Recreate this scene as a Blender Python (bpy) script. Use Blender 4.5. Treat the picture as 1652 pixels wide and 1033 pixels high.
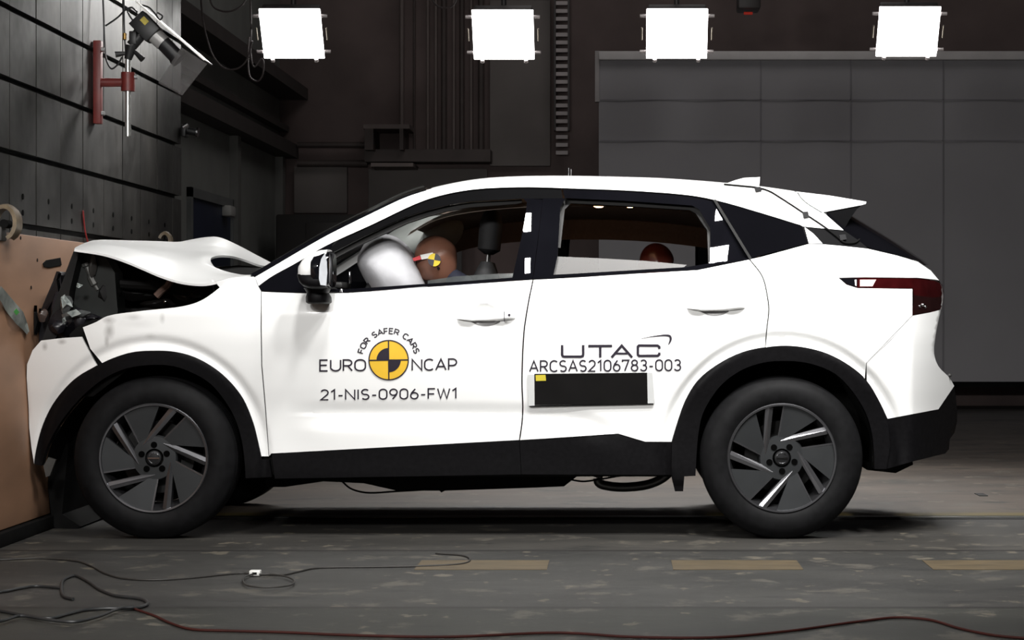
import bpy, bmesh, math, random
import numpy as np
from mathutils import Vector, Matrix
from mathutils.geometry import delaunay_2d_cdt
random.seed(7)
C = bpy.context.scene.collection
SC = bpy.context.scene
PI = math.pi
for o in list(bpy.data.objects): bpy.data.objects.remove(o)

# ------------------------------------------------------------------ camera / world / light
FPX = 3429.0                      # focal length in pixels of the 1652-wide frame
VPX, VPY, CAMZ, D = 1000.0, 510.0, 0.95, 9.0
cam_d = bpy.data.cameras.new('camera'); cam = bpy.data.objects.new('camera', cam_d); C.objects.link(cam)
cam.location = (0, -D, CAMZ); cam.rotation_euler = (PI/2, 0, 0)
cam_d.sensor_width = 36.0; cam_d.sensor_fit = 'HORIZONTAL'; cam_d.lens = 36.0*FPX/1652
cam_d.shift_x = -(VPX-826)/1652; cam_d.shift_y = -(516.5-VPY)/1652
cam_d.clip_end = 200
SC.camera = cam
w = bpy.data.worlds.new('world'); SC.world = w; w.use_nodes = True
w.node_tree.nodes['Background'].inputs[0].default_value = (0.9, 0.85, 0.85, 1)
w.node_tree.nodes['Background'].inputs[1].default_value = 0.004
SC.view_settings.view_transform = 'Standard'; SC.view_settings.look = 'None'
SC.view_settings.exposure = 0.0; SC.view_settings.gamma = 1.0; SC.view_settings.use_curve_mapping = False

def area(name, loc, target, power, sx, sy, col=(1, 0.985, 0.96)):
    l = bpy.data.lights.new(name, 'AREA'); l.energy = power; l.shape = 'RECTANGLE'; l.size = sx; l.size_y = sy; l.color = col
    o = bpy.data.objects.new(name, l); C.objects.link(o); o.location = loc
    o.rotation_euler = (Vector(target)-Vector(loc)).to_track_quat('-Z', 'Y').to_euler()
    return o
# the hall's own rows of flood panels, on the camera side above the track
KEY = 92
for y, z, k in ((-3.3, 4.8, 1.0), (-2.25, 4.9, .85)):
    for x, f in ((-0.63, 0.55), (0.62, 1.0), (1.8, 0.95), (3.0, 0.55)):
        fr = area('flood_or_fill', (x, y, z), (x*0.97-0.02, 0.3, 0.65), KEY*.36*k*f, 0.42, 0.34); fr.data.spread = math.radians(82)
for x, f in ((-3.1, 0.62), (-1.9, 0.95), (-0.7, 0.62)):       # three added low fills, lighting nose and doors more than the hood
    area('flood_or_fill', (x, -5.2, 2.6), (x*0.8-0.1, 0.2, 0.7), KEY*1.15*f, 0.42, 0.34)
hl_ = area('back_fill', (0.5, 8.5, 7.0), (-0.5, 9.5, 0), 42, 5, 3, (1, .95, .93))  # added unseen fill that lifts the dark back walls
ff = area('flood_far_side', (0.4, 4.3, 3.4), (0.4, 3.1, 0), 62, 3.4, 0.35); ff.data.spread = math.radians(75)
# flood panel hung over the barrier
fb = area('flood_barrier', (-1.85, 3.35, 3.25), (-2.6, 2.35, 2.35), 22, 0.35, 0.35); fb.data.spread = math.radians(60)

def P(px, py, Y=0.0):
    s = (D+Y)/FPX
    return Vector(((px-VPX)*s, Y, CAMZ+(VPY-py)*s))
def FP(px, py, z=0.0):            # a point on the floor (or at height z)
    d = FPX*(CAMZ-z)/(py-VPY)
    return Vector(((px-VPX)*d/FPX, d-D, z))

# ------------------------------------------------------------------ materials
MATS = {}
def mat(name, col, rough=0.5, metal=0.0, var=0.0, scale=8.0, coat=0.0, emit=None, estr=0.0, bump=0.0, trans=0.0, alpha=1.0, stretch=None, spec=None):
    if name in MATS: return MATS[name]
    m = bpy.data.materials.new(name); m.use_nodes = True; nt = m.node_tree
    b = nt.nodes['Principled BSDF']
    b.inputs['Base Color'].default_value = (*col, 1); b.inputs['Roughness'].default_value = rough
    b.inputs['Metallic'].default_value = metal; b.inputs['Coat Weight'].default_value = coat
    if coat: b.inputs['Coat Roughness'].default_value = 0.04
    if spec is not None: b.inputs['Specular IOR Level'].default_value = spec
    b.inputs['Transmission Weight'].default_value = trans; b.inputs['Alpha'].default_value = alpha
    if emit: b.inputs['Emission Color'].default_value = (*emit, 1); b.inputs['Emission Strength'].default_value = estr
    tc = nt.nodes.new('ShaderNodeTexCoord'); no = nt.nodes.new('ShaderNodeTexNoise')
    no.inputs['Scale'].default_value = scale; no.inputs['Detail'].default_value = 6
    if stretch:
        mp = nt.nodes.new('ShaderNodeMapping'); mp.inputs['Scale'].default_value = stretch
        nt.links.new(tc.outputs['Object'], mp.inputs[0]); nt.links.new(mp.outputs[0], no.inputs['Vector'])
    else: nt.links.new(tc.outputs['Object'], no.inputs['Vector'])
    if var:
        r = nt.nodes.new('ShaderNodeValToRGB')
        r.color_ramp.elements[0].position = 0.3; r.color_ramp.elements[1].position = 0.72
        r.color_ramp.elements[0].color = (*[c*(1-var) for c in col], 1); r.color_ramp.elements[1].color = (*[min(1, c*(1+var)) for c in col], 1)
        nt.links.new(no.outputs['Fac'], r.inputs[0]); nt.links.new(r.outputs[0], b.inputs['Base Color'])
    if bump:
        bp = nt.nodes.new('ShaderNodeBump'); bp.inputs['Strength'].default_value = bump; bp.inputs['Distance'].default_value = 0.01
        nt.links.new(no.outputs['Fac'], bp.inputs['Height']); nt.links.new(bp.outputs[0], b.inputs['Normal'])
    MATS[name] = m
    return m
def nd(nt, t, **k):
    n = nt.nodes.new(t)
    for a, v in k.items(): setattr(n, a, v)
    return n

WHITE = mat('white_car_paint', (0.82, 0.825, 0.82), 0.4, 0, 0.012, 2, coat=0.25)
GLOSS = mat('gloss_black_trim', (0.004, 0.004, 0.0055), 0.012, 0, 0.2, 5)
CLAD = mat('black_textured_cladding', (0.004, 0.0038, 0.0044), 0.5, 0, 0.2, 60, bump=0.05, spec=.10)
DARK = mat('dark_under_plastic', (0.004, 0.004, 0.004), 0.8, 0, 0.3, 20, spec=0.12)
RUBBER = mat('tyre_rubber', (0.0055, 0.0055, 0.006), 0.6, 0, 0.25, 30, spec=.09)
RIMG = mat('dark_grey_rim_face', (0.032, 0.034, 0.036), 0.42, 0.6, 0.08, 12)
RIMS = mat('machined_spoke_metal', (0.16, 0.16, 0.17), 0.25, 0.9, 0.1, 12)
RIMD = mat('black_rim_barrel', (0.012, 0.012, 0.013), 0.4, 0.5, 0.2, 12)
CHROME = mat('chrome', (0.6, 0.6, 0.62), 0.12, 1.0, 0.05, 10)
STEEL = mat('dull_steel', (0.25, 0.25, 0.25), 0.4, 0.9, 0.2, 10)
PRIV = mat('privacy_glass', (0.003, 0.003, 0.004), 0.012, 0, 0.1, 3)
RED = mat('red_lamp_lens', (0.024, 0.002, 0.0025), 0.08, 0, 0.3, 12, coat=0.8)
INK = mat('dark_ink_lettering', (0.016, 0.012, 0.022), 0.45, 0, 0.1, 20)
YEL = mat('yellow_sticker', (0.72, 0.44, 0.03), 0.5, 0, 0.05, 20)
SEAT = mat('dark_seat_fabric', (0.009, 0.009, 0.010), 0.8, 0, 0.2, 60, bump=0.1)
TRIMI = mat('grey_interior_trim', (0.016, 0.0155, 0.0155), 0.6, 0, 0.1, 20)
LINER = mat('beige_headliner', (0.27, 0.21, 0.17), 0.85, 0, 0.1, 60)
BAG = mat('white_airbag_fabric', (0.52, 0.52, 0.545), 0.8, 0, 0.04, 25, bump=0.12)
SKIN = mat('brown_dummy_vinyl', (0.19, 0.085, 0.055), 0.4, 0, 0.1, 15)
SKIN2 = mat('reddish_brown_dummy_vinyl', (0.15, 0.035, 0.025), 0.3, 0, 0.1, 15)
SUIT = mat('navy_dummy_suit', (0.012, 0.014, 0.03), 0.75, 0, 0.2, 30)

# ------------------------------------------------------------------ object helpers
def link(name, me, m=None, parent=None, smooth=True):
    o = bpy.data.objects.new(name, me); C.objects.link(o)
    if m is not None:
        for mm in (m if isinstance(m, (list, tuple)) else [m]): me.materials.append(mm)
    if parent is not None: o.parent = parent; o.matrix_parent_inverse = parent.matrix_world.inverted()
    if smooth: me.polygons.foreach_set('use_smooth', [True]*len(me.polygons))
    return o
def obj(name, bm, m, parent=None, smooth=True, sharp=40):
    bmesh.ops.recalc_face_normals(bm, faces=bm.faces)
    me = bpy.data.meshes.new(name); bm.to_mesh(me); bm.free()
    o = link(name, me, m, parent, smooth)
    if smooth and sharp: me.set_sharp_from_angle(angle=math.radians(sharp))
    return o
def root(name, label, cat, loc=(0, 0, 0), group=None):
    o = bpy.data.objects.new(name, None); C.objects.link(o); o.location = loc; o.empty_display_size = 0.1
    o['label'] = label; o['category'] = cat
    if group: o['group'] = group
    bpy.context.view_layer.update()
    return o
def tag(o, label, cat, group=None):
    o['label'] = label; o['category'] = cat
    if group: o['group'] = group
    return o
def struct(o): o['kind'] = 'structure'; return o
def box(bm, lo, hi, mi=0, bev=0.0):
    b2 = bmesh.new(); bmesh.ops.create_cube(b2, size=1)
    for v in b2.verts: v.co = Vector([lo[i]+(v.co[i]+0.5)*(hi[i]-lo[i]) for i in range(3)])
    if bev: bmesh.ops.bevel(b2, geom=b2.edges[:], offset=bev, segments=2, affect='EDGES', profile=0.5)
    merge(bm, b2, mi)
def merge(bm, b2, mi=0, mtx=None):
    if mtx is not None: bmesh.ops.transform(b2, matrix=mtx, verts=b2.verts)
    d = {v: bm.verts.new(v.co) for v in b2.verts}
    for f in b2.faces:
        try: nf = bm.faces.new([d[v] for v in f.verts]); nf.material_index = mi
        except ValueError: pass
    b2.free()
def obox(bm, c, ax, ay, az, sx, sy, sz, bev=0.0, mi=0):     # oriented box
    b2 = bmesh.new(); bmesh.ops.create_cube(b2, size=1)
    for v in b2.verts: v.co = Vector((v.co.x*sx, v.co.y*sy, v.co.z*sz))
    if bev: bmesh.ops.bevel(b2, geom=b2.edges[:], offset=bev, segments=2, affect='EDGES', profile=0.5)
    M = Matrix((ax, ay, az)).transposed().to_4x4(); M.translation = c
    merge(bm, b2, mi, M)
def cyl(bm, a, b, r, r2=None, n=20, mi=0, cap=True):
    a = Vector(a); b = Vector(b); d = b-a
    b2 = bmesh.new(); bmesh.ops.create_cone(b2, cap_ends=cap, segments=n, radius1=r, radius2=r if r2 is None else r2, depth=d.length)
    M = d.to_track_quat('Z', 'Y').to_matrix().to_4x4(); M.translation = (a+b)/2
    merge(bm, b2, mi, M)
def catmull(pts, per=8, closed=False):
    pts = [Vector(p) for p in pts]; out = []; n = len(pts)
    rng = range(n if closed else n-1)
    for i in rng:
        p1, p2 = pts[i], pts[(i+1) % n]
        p0 = pts[(i-1) % n] if (closed or i > 0) else p1*2-p2
        p3 = pts[(i+2) % n] if (closed or i+2 < n) else p2*2-p1
        d1 = max((p1-p0).length, 1e-6)**.5; d2 = max((p2-p1).length, 1e-6)**.5; d3 = max((p3-p2).length, 1e-6)**.5
        m1 = ((p1-p0)/d1-(p2-p0)/(d1+d2)+(p2-p1)/d2)*d2; m2 = ((p2-p1)/d2-(p3-p1)/(d2+d3)+(p3-p2)/d3)*d2
        for k in range(per):
            t = k/per; t2 = t*t; t3 = t2*t
            out.append(p1*(2*t3-3*t2+1)+m1*(t3-2*t2+t)+p2*(-2*t3+3*t2)+m2*(t3-t2))
    if not closed: out.append(pts[-1])
    return out
def tube(bm, pts, r, n=8, per=6, mi=0, smoothpath=True, closed=False):
    path = catmull(pts, per, closed) if smoothpath else [Vector(p) for p in pts]
    rings = []; up = Vector((0, 0, 1)); N = len(path)
    for i, p in enumerate(path):
        t = (path[(i+1) % N if closed else min(i+1, N-1)]-path[(i-1) % N if closed else max(i-1, 0)])
        if t.length < 1e-9: t = Vector((1, 0, 0))
        t.normalize()
        a = up.cross(t)
        if a.length < 0.05: a = Vector((1, 0, 0)).cross(t)
        a.normalize(); b = t.cross(a)
        rr = r[min(len(r)-1, int(i/max(1, N-1)*(len(r)-1)+0.5))] if isinstance(r, (list, tuple)) else r
        rings.append([bm.verts.new(p+a*math.cos(2*PI*k/n)*rr+b*math.sin(2*PI*k/n)*rr) for k in range(n)])
    for i in range(N if closed else N-1):
        A, B = rings[i], rings[(i+1) % N]
        for k in range(n):
            f = bm.faces.new((A[k], A[(k+1) % n], B[(k+1) % n], B[k])); f.material_index = mi
    if not closed:
        bm.faces.new(rings[0][::-1]).material_index = mi; bm.faces.new(rings[-1]).material_index = mi
def lathe(bm, prof, c, axis='Y', n=64, mi=0, closed=False):     # prof: (r, h) ; around the Y axis through c
    rings = []
    for r, h in prof:
        ring = []
        for k in range(n):
            a = 2*PI*k/n
            ring.append(bm.verts.new((c[0]+r*math.cos(a), c[1]+h, c[2]+r*math.sin(a)) if axis == 'Y' else (c[0]+r*math.cos(a), c[1]+r*math.sin(a), c[2]+h)))
        rings.append(ring)
    m = len(rings)
    for i in range(m if closed else m-1):
        A, B = rings[i], rings[(i+1) % m]
        for k in range(n):
            f = bm.faces.new((A[k], A[(k+1) % n], B[(k+1) % n], B[k])); f.material_index = mi
    return rings
def loft(rows, closed_u=False, thick=0.0):
    bm = bmesh.new(); V = [[bm.verts.new(p) for p in r] for r in rows]
    for i in range(len(V)-1):
        for j in range(len(V[0])-1):
            try: bm.faces.new((V[i][j], V[i][j+1], V[i+1][j+1], V[i+1][j]))
            except ValueError: pass
    if thick: 
        bmesh.ops.recalc_face_normals(bm, faces=bm.faces)
        bmesh.ops.solidify(bm, geom=bm.faces[:], thickness=thick)
    return bm
def resample(pts, n):
    pts = [Vector(p) for p in pts]; L = [0]
    for a, b in zip(pts, pts[1:]): L.append(L[-1]+(b-a).length)
    out = []
    for k in range(n):
        t = L[-1]*k/(n-1); i = 0
        while i < len(L)-2 and L[i+1] < t: i += 1
        f = (t-L[i])/max(1e-9, L[i+1]-L[i]); out.append(pts[i].lerp(pts[i+1], min(1, f)))
    return out
def ip(x, xs, ys): return float(np.interp(x, xs, ys))
def c2(pts, per=6): return [(v.x, v.y) for v in catmull([(p[0], p[1], 0) for p in pts], per)]
def prism(bm, pts3, ext, mi=0):      # polygon (3-D points) extruded by the vector ext, as a solid
    a = [bm.verts.new(p) for p in pts3]; b = [bm.verts.new(Vector(p)+Vector(ext)) for p in pts3]
    n = len(a); f = [bm.faces.new(a), bm.faces.new(b[::-1])]
    for i in range(n): f.append(bm.faces.new((a[i], b[i], b[(i+1) % n], a[(i+1) % n])))
    for q in f: q.material_index = mi

# ------------------------------------------------------------------ hall
def floor_mat():
    m = bpy.data.materials.new('worn_test_hall_floor'); m.use_nodes = True; nt = m.node_tree; b = nt.nodes['Principled BSDF']; L = nt.links.new
    ge = nd(nt, 'ShaderNodeNewGeometry'); sp = nd(nt, 'ShaderNodeSeparateXYZ'); L(ge.outputs['Position'], sp.inputs[0])
    mr = nd(nt, 'ShaderNodeMapRange'); mr.inputs['From Min'].default_value = -4; mr.inputs['From Max'].default_value = 14
    L(sp.outputs['Y'], mr.inputs['Value'])
    ramp = nd(nt, 'ShaderNodeValToRGB'); cr = ramp.color_ramp; cr.interpolation = 'LINEAR'
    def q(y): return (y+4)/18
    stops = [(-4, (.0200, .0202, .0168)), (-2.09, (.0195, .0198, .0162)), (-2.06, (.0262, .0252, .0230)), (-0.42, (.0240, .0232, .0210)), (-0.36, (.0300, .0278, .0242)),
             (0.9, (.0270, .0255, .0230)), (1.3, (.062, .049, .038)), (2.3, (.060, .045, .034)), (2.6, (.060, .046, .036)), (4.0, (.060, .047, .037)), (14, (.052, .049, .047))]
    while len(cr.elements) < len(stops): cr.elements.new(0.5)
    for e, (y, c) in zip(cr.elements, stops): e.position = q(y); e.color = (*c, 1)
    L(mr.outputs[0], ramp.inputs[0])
    def noise(sc, det, stretch, rough=0.6):
        mp = nd(nt, 'ShaderNodeMapping'); mp.inputs['Scale'].default_value = stretch; L(ge.outputs['Position'], mp.inputs[0])
        n = nd(nt, 'ShaderNodeTexNoise'); n.inputs['Scale'].default_value = sc; n.inputs['Detail'].default_value = det; n.inputs['Roughness'].default_value = rough
        L(mp.outputs[0], n.inputs['Vector']); return n
    def thr(src, lo, hi, a=0.0, z=1.0):
        r = nd(nt, 'ShaderNodeMapRange'); r.inputs['From Min'].default_value = lo; r.inputs['From Max'].default_value = hi
        r.inputs['To Min'].default_value = a; r.inputs['To Max'].default_value = z; L(src, r.inputs['Value']); return r
    def mix(fac, a, bcol, mode='MIX'):
        x = nd(nt, 'ShaderNodeMix', data_type='RGBA', blend_type=mode); L(fac, x.inputs[0])
        L(a, x.inputs[6])
        if isinstance(bcol, tuple): x.inputs[7].default_value = (*bcol, 1)
        else: L(bcol, x.inputs[7])
        return x.outputs[2]
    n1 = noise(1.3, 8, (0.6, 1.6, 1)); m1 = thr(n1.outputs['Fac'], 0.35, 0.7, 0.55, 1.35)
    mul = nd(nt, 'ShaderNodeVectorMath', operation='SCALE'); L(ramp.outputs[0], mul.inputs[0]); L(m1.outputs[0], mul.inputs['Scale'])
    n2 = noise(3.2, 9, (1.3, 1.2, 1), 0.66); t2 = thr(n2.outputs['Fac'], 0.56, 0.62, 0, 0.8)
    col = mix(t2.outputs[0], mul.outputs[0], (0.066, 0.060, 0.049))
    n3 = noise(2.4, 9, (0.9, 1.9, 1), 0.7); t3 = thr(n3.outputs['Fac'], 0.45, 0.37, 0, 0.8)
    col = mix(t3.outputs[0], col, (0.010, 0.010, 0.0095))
    n4 = noise(5.5, 4, (1.3, 1.0, 1), 0.55); t4 = thr(n4.outputs['Fac'], 0.64, 0.67, 0, 0.6)
    col = mix(t4.outputs[0], col, (0.12, 0.105, 0.078))
    n5 = noise(0.7, 5, (0.4, 3, 1)); wob = thr(n5.outputs['Fac'], 0.3, 0.7, -0.02, 0.02)
    for y0, wd in ((-0.40, 0.024), (-2.08, 0.022)):
        sb = nd(nt, 'ShaderNodeMath', operation='SUBTRACT'); L(sp.outputs['Y'], sb.inputs[0]); sb.inputs[1].default_value = y0
        ab = nd(nt, 'ShaderNodeMath', operation='ABSOLUTE'); L(sb.outputs[0], ab.inputs[0])
        lt = thr(ab.outputs[0], wd*1.3, wd*0.6, 0, 0.95); col = mix(lt.outputs[0], col, (0.006, 0.0045, 0.004))
    L(col, b.inputs['Base Color']); b.inputs['Roughness'].default_value = 0.6
    bp = nd(nt, 'ShaderNodeBump'); bp.inputs['Strength'].default_value = 0.2; bp.inputs['Distance'].default_value = 0.01
    L(n2.outputs['Fac'], bp.inputs['Height']); L(bp.outputs[0], b.inputs['Normal'])
    return m
def slab(name, lo, hi, m):
    bm = bmesh.new(); box(bm, lo, hi); return struct(obj(name, bm, m, smooth=False))
WALLB = mat('haze_tinted_hall_wall', (0.17, 0.128, 0.122), 0.8, 0, 0.25, 1.2)  # reddish tint puts the red haze around the lamps into the wall colour
WALLL = mat('grey_green_side_wall', (0.26, 0.27, 0.255), 0.8, 0, 0.15, 1.5)
CEIL = mat('dark_ceiling', (0.05, 0.045, 0.045), 0.9, 0, 0.2, 2)
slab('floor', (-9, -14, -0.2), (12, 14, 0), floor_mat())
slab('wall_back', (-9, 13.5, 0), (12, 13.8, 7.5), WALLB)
slab('wall_left', (-3.9, 3.75, 0), (-3.6, 13.5, 7.5), WALLL)
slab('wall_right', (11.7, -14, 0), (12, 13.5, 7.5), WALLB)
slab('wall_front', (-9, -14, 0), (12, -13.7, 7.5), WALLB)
slab('ceiling', (-9, -14, 7.5), (12, 14, 7.7), CEIL)

# barrier block with steel facing plates (the hall's impact wall)
def plate_mat():
    m = bpy.data.materials.new('stained_steel_plates'); m.use_nodes = True; nt = m.node_tree; b = nt.nodes['Principled BSDF']; L = nt.links.new
    ge = nd(nt, 'ShaderNodeNewGeometry'); mp = nd(nt, 'ShaderNodeMapping'); mp.inputs['Scale'].default_value = (1, 1.0, 0.55); L(ge.outputs['Position'], mp.inputs[0])
    n = nd(nt, 'ShaderNodeTexNoise'); n.inputs['Scale'].default_value = 2.6; n.inputs['Detail'].default_value = 8; n.inputs['Roughness'].default_value = 0.6; L(mp.outputs[0], n.inputs['Vector'])
    r = nd(nt, 'ShaderNodeValToRGB'); e = r.color_ramp.elements; e[0].position = .34; e[0].color = (.0070, .0062, .0050, 1); e[1].position = .72; e[1].color = (.042, .039, .035, 1)
    k = r.color_ramp.elements.new(.5); k.color = (.0145, .0133, .0113, 1)
    L(n.outputs['Fac'], r.inputs[0]); L(r.outputs[0], b.inputs['Base Color'])
    b.inputs['Metallic'].default_value = 0.55; b.inputs['Roughness'].default_value = 0.5
    n2 = nd(nt, 'ShaderNodeTexNoise'); n2.inputs['Scale'].default_value = 9; L(ge.outputs['Position'], n2.inputs['Vector'])
    r2 = nd(nt, 'ShaderNodeMapRange'); r2.inputs['To Min'].default_value = .36; r2.inputs['To Max'].default_value = .62; L(n2.outputs['Fac'], r2.inputs['Value']); L(r2.outputs[0], b.inputs['Roughness'])
    return m
PL = plate_mat(); SLOT = mat('dark_slot', (0.008, 0.008, 0.008), 0.8, 0, 0.1, 5)
XW = -2.60
bm = bmesh.new(); box(bm, (-4.2, -4.0, 0), (XW-0.035, 3.58, 6.0)); struct(obj('wall_barrier', bm, SLOT, smooth=False))
bm = bmesh.new()
zs = [0.01] + [2.263+0.307*k for k in range(-7, 12)]; ys = [0.056+0.412*k for k in range(-9, 9)] + [3.60]
for i in range(len(ys)-1):
    for k in range(len(zs)-1):
        dy = 0.0055
        box(bm, (XW-0.05, ys[i]+dy, zs[k]+(0.0125 if k else 0)), (XW+random.uniform(-0.0015, 0.0015), ys[i+1]-dy, zs[k+1]-0.0125))
struct(obj('wall_barrier_plates', bm, PL, smooth=False))
bm = bmesh.new()
for i in range(2, len(ys)-2):
    for zz in (1.47, 1.40):
        cyl(bm, (XW-0.01, ys[i]+0.2, zz), (XW+0.0025, ys[i]+0.2, zz), 0.013, n=12)
struct(obj('trim_bolt_holes', bm, mat('deep_black', (.0012, .0012, .0012), .9, 0, .1, 10, spec=.02), smooth=False))

# plywood facing on the barrier
def wood_mat():
    m = mat('worn_plywood', (0.31, 0.172, 0.102), 0.6, 0, 0.16, 3.0, stretch=(1, 0.6, 2.2)); return m
XF = -2.56
pw = root('plywood_panel', 'worn brown plywood board lining the lower steel barrier wall', 'board', (XW, 0, 0.06))
bm = bmesh.new(); box(bm, (XW+0.002, -3.2, 0.062), (XF, 3.1, 1.30), bev=0.004); obj('board', bm, wood_mat(), pw)
for (px, py) in ((50, 464), (33, 384), (60, 420)):
    d = -XF*FPX/(VPX-px); z = CAMZ+(VPY-py)*d/FPX; bm = bmesh.new()
    cyl(bm, (XF-0.004, d-D, z), (XF+0.002, d-D, z), 0.008, n=10); obj('nail_head', bm, DARK, pw)
def barP(px, py, X=XF+0.004):       # a point on the barrier's face
    d = -X*FPX/(VPX-px); return Vector((X, d-D, CAMZ+(VPY-py)*d/FPX))
bm = bmesh.new(); box(bm, (XW+0.002, -3.2, 0.001), (XF+0.03, 3.0, 0.058), bev=0.004)
tag(obj('base_beam', bm, DARK), 'black steel beam on the floor under the plywood board', 'beam')
bm = bmesh.new(); prism(bm, [barP(*p, X=XF+0.0015) for p in ((69, 425), (74, 420), (97, 416), (99, 428), (78, 432), (70, 430))], (0.002, 0, 0))
tag(obj('tape_strip', bm, mat('black_tape', (0.003, 0.003, 0.003), .6, 0, .2, 9, spec=.08), smooth=False), 'short torn black tape strip stuck on plywood', 'tape')
# torn label hanging on the plywood
tl = root('torn_label', 'pale torn plastic label with green spot on plywood beside the crushed headlamp', 'label', barP(20, 500))
rows = []
for k, (a, b) in enumerate([((1, 462), (-4, 478)), ((9, 471), (2, 488)), ((20, 484), (8, 500)), ((30, 496), (16, 511)), ((37, 504), (26, 523)), ((43, 520), (36, 532)), ((47, 534), (43, 540))]):
    off = XF+0.018+0.009*math.sin(k*2.1)
    rows.append([barP(*a, X=off), barP((a[0]+b[0])/2, (a[1]+b[1])/2, X=off+0.01*math.cos(k*1.7)), barP(*b, X=off-0.004)])
bm = loft(rows, thick=0.002); obj('sheet', bm, mat('pale_plastic', (0.20, 0.215, 0.20), .35, 0, .25, 30), tl)
bm = bmesh.new(); prism(bm, [barP(*p, X=XF+0.04) for p in ((22, 503), (26, 498), (31, 504), (26, 509))], (0.001, 0, 0))
obj('green_spot', bm, mat('green_ink', (0.06, 0.32, 0.06), .5, 0, .1, 9), tl, smooth=False)['label'] = 'green spot'

# pale hooks over the board's top edge
HOOK = mat('pale_leather_strap', (0.16, 0.12, 0.075), 0.45, 0, 0.3, 30)
def hook(px, py, r, label):
    c = barP(px, py, X=XF+0.02)
    h = root('strap_hook', label, 'strap', c, 'straps over the plywood top edge')
    bm = bmesh.new(); rows = []
    for k in range(13):
        a = math.radians(-70+k*230/12); 
        p = c+Vector((math.cos(a)*r*0.75, 0, math.sin(a)*r))
        rows.append([p+Vector((0, -r*0.6, 0)), p+Vector((0, 0, 0.006)), p+Vector((0, r*0.6, 0))])
    bm.free(); bm = loft(rows, thick=0.016); obj('strap', bm, HOOK, h)
    bm = bmesh.new(); box(bm, (XW+0.003, c.y-r*0.5, c.z-r*1.0), (XF+0.012, c.y+r*0.5, c.z-r*0.2), bev=0.006); obj('base_block', bm, mat('dark_block', (0.03, 0.027, 0.024), .6, 0, .2, 20), h)
    bm = bmesh.new(); cyl(bm, c+Vector((0.0, -r*0.45, -r*0.05)), c+Vector((0.0, r*0.45, -r*0.05)), r*0.24); obj('pin', bm, DARK, h)
hook(10, 360, 0.075, 'large pale strap hook over plywood edge at the left frame border')
hook(267, 389, 0.05, 'small pale strap hook on plywood edge behind the crumpled hood')
bm = bmesh.new(); tube(bm, [barP(134, 340, XW+0.006), barP(136, 362, XW+0.006), barP(138, 376, XW+0.008), barP(142, 392, XW+0.012)], 0.004)
tag(obj('red_ribbon', bm, mat('red_ribbon', (0.2, 0.012, 0.012), .6, 0, .1, 10)), 'thin red ribbon hanging down the steel plates above the plywood', 'ribbon')

# bracket with high-speed camera on the barrier
REDP = mat('red_bracket_paint', (0.13, 0.018, 0.015), 0.45, 0, 0.2, 18)
YB = 1.50
br = root('camera_bracket', 'red steel wall bracket clamping a silver rod on the steel barrier', 'bracket', P(153, 132, YB))
bm = bmesh.new(); a = P(147, 66, YB); b = P(160, 200, YB); box(bm, (XW+0.003, YB-0.025, b.z), (XW+0.04, YB+0.025, a.z), bev=0.004); obj('wall_post', bm, REDP, br)
bm = bmesh.new(); cyl(bm, P(156, 133, YB), P(198, 133, YB), 0.022); obj('arm', bm, REDP, br)
bm = bmesh.new(); a = P(206.5, 117, YB); b = P(206.5, 147, YB); cyl(bm, a, b, 0.034, n=28); obj('collar', bm, REDP, br)
bm = bmesh.new(); cyl(bm, P(217, 124, YB), P(222, 124, YB), 0.012, n=6); obj('clamp_bolt', bm, STEEL, br)
bm = bmesh.new(); cyl(bm, P(206.5, 96, YB), P(206.5, 220, YB), 0.0145, n=24); obj('rod', bm, mat('bright_steel_rod', (0.62, 0.62, 0.6), .25, .8, .08, 12), br)['label'] = 'silver rod'
for py in (80, 183):
    bm = bmesh.new(); p = P(160, py, YB); cyl(bm, (XW+0.038, YB, p.z), (XW+0.055, YB, p.z), 0.012, n=6); obj('wall_bolt', bm, STEEL, br)
hc = root('high_speed_camera', 'black high speed camera with yellow label tilted down on red bracket', 'camera', P(215, 92, YB))
BLK = mat('black_camera_body', (0.012, 0.012, 0.013), 0.45, 0, 0.2, 20)
ax = (P(290, 96, YB)-P(226, 29, YB)).normalized(); ay = Vector((0, 1, 0)); az = ax.cross(ay).normalized()*-1
if az.z < 0: az = -az
bm = bmesh.new(); obox(bm, P(236, 44, YB), ax, ay, az, 0.125, 0.10, 0.095, bev=0.006); obj('camera_body', bm, BLK, hc)
bm = bmesh.new(); obox(bm, P(233, 33.5, YB-0.052), ax, ay, az, 0.036, 0.003, 0.028); obj('label_plate', bm, mat('yellow_label', (.45, .36, .05), .5, 0, .2, 30), hc)['label'] = 'yellow label'
bm = bmesh.new(); cyl(bm, P(247, 55, YB), P(264, 70, YB), 0.040, n=28); obj('lens_mount', bm, mat('silver_mount', (.5, .49, .48), .35, .4, .1, 10), hc)['label'] = 'silver ring'
bm = bmesh.new(); cyl(bm, P(264, 70, YB), P(284, 91, YB), 0.038, n=28); cyl(bm, P(284, 91, YB), P(290, 97, YB), 0.043, n=28); obj('lens', bm, BLK, hc)
bm = bmesh.new()
cyl(bm, P(226, 58, YB), P(212, 74, YB), 0.028); cyl(bm, P(212, 74, YB), P(206.5, 96, YB), 0.03, 0.018)
box(bm, P(216, 62, YB-0.03)-Vector((.025, 0, .03)), P(216, 62, YB+0.03)+Vector((.025, 0, .03)), bev=0.006); obj('ball_head', bm, BLK, hc)
for (x, y, x2, y2) in ((186, 88, 202, 86), (230, 96, 216, 82), (214, 50, 222, 58)):
    bm = bmesh.new(); cyl(bm, P(x, y, YB-0.02), P(x2, y2, YB-0.01), 0.016, 0.009, n=14); obj('clamp_knob', bm, BLK, hc)
bm = bmesh.new()
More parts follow.
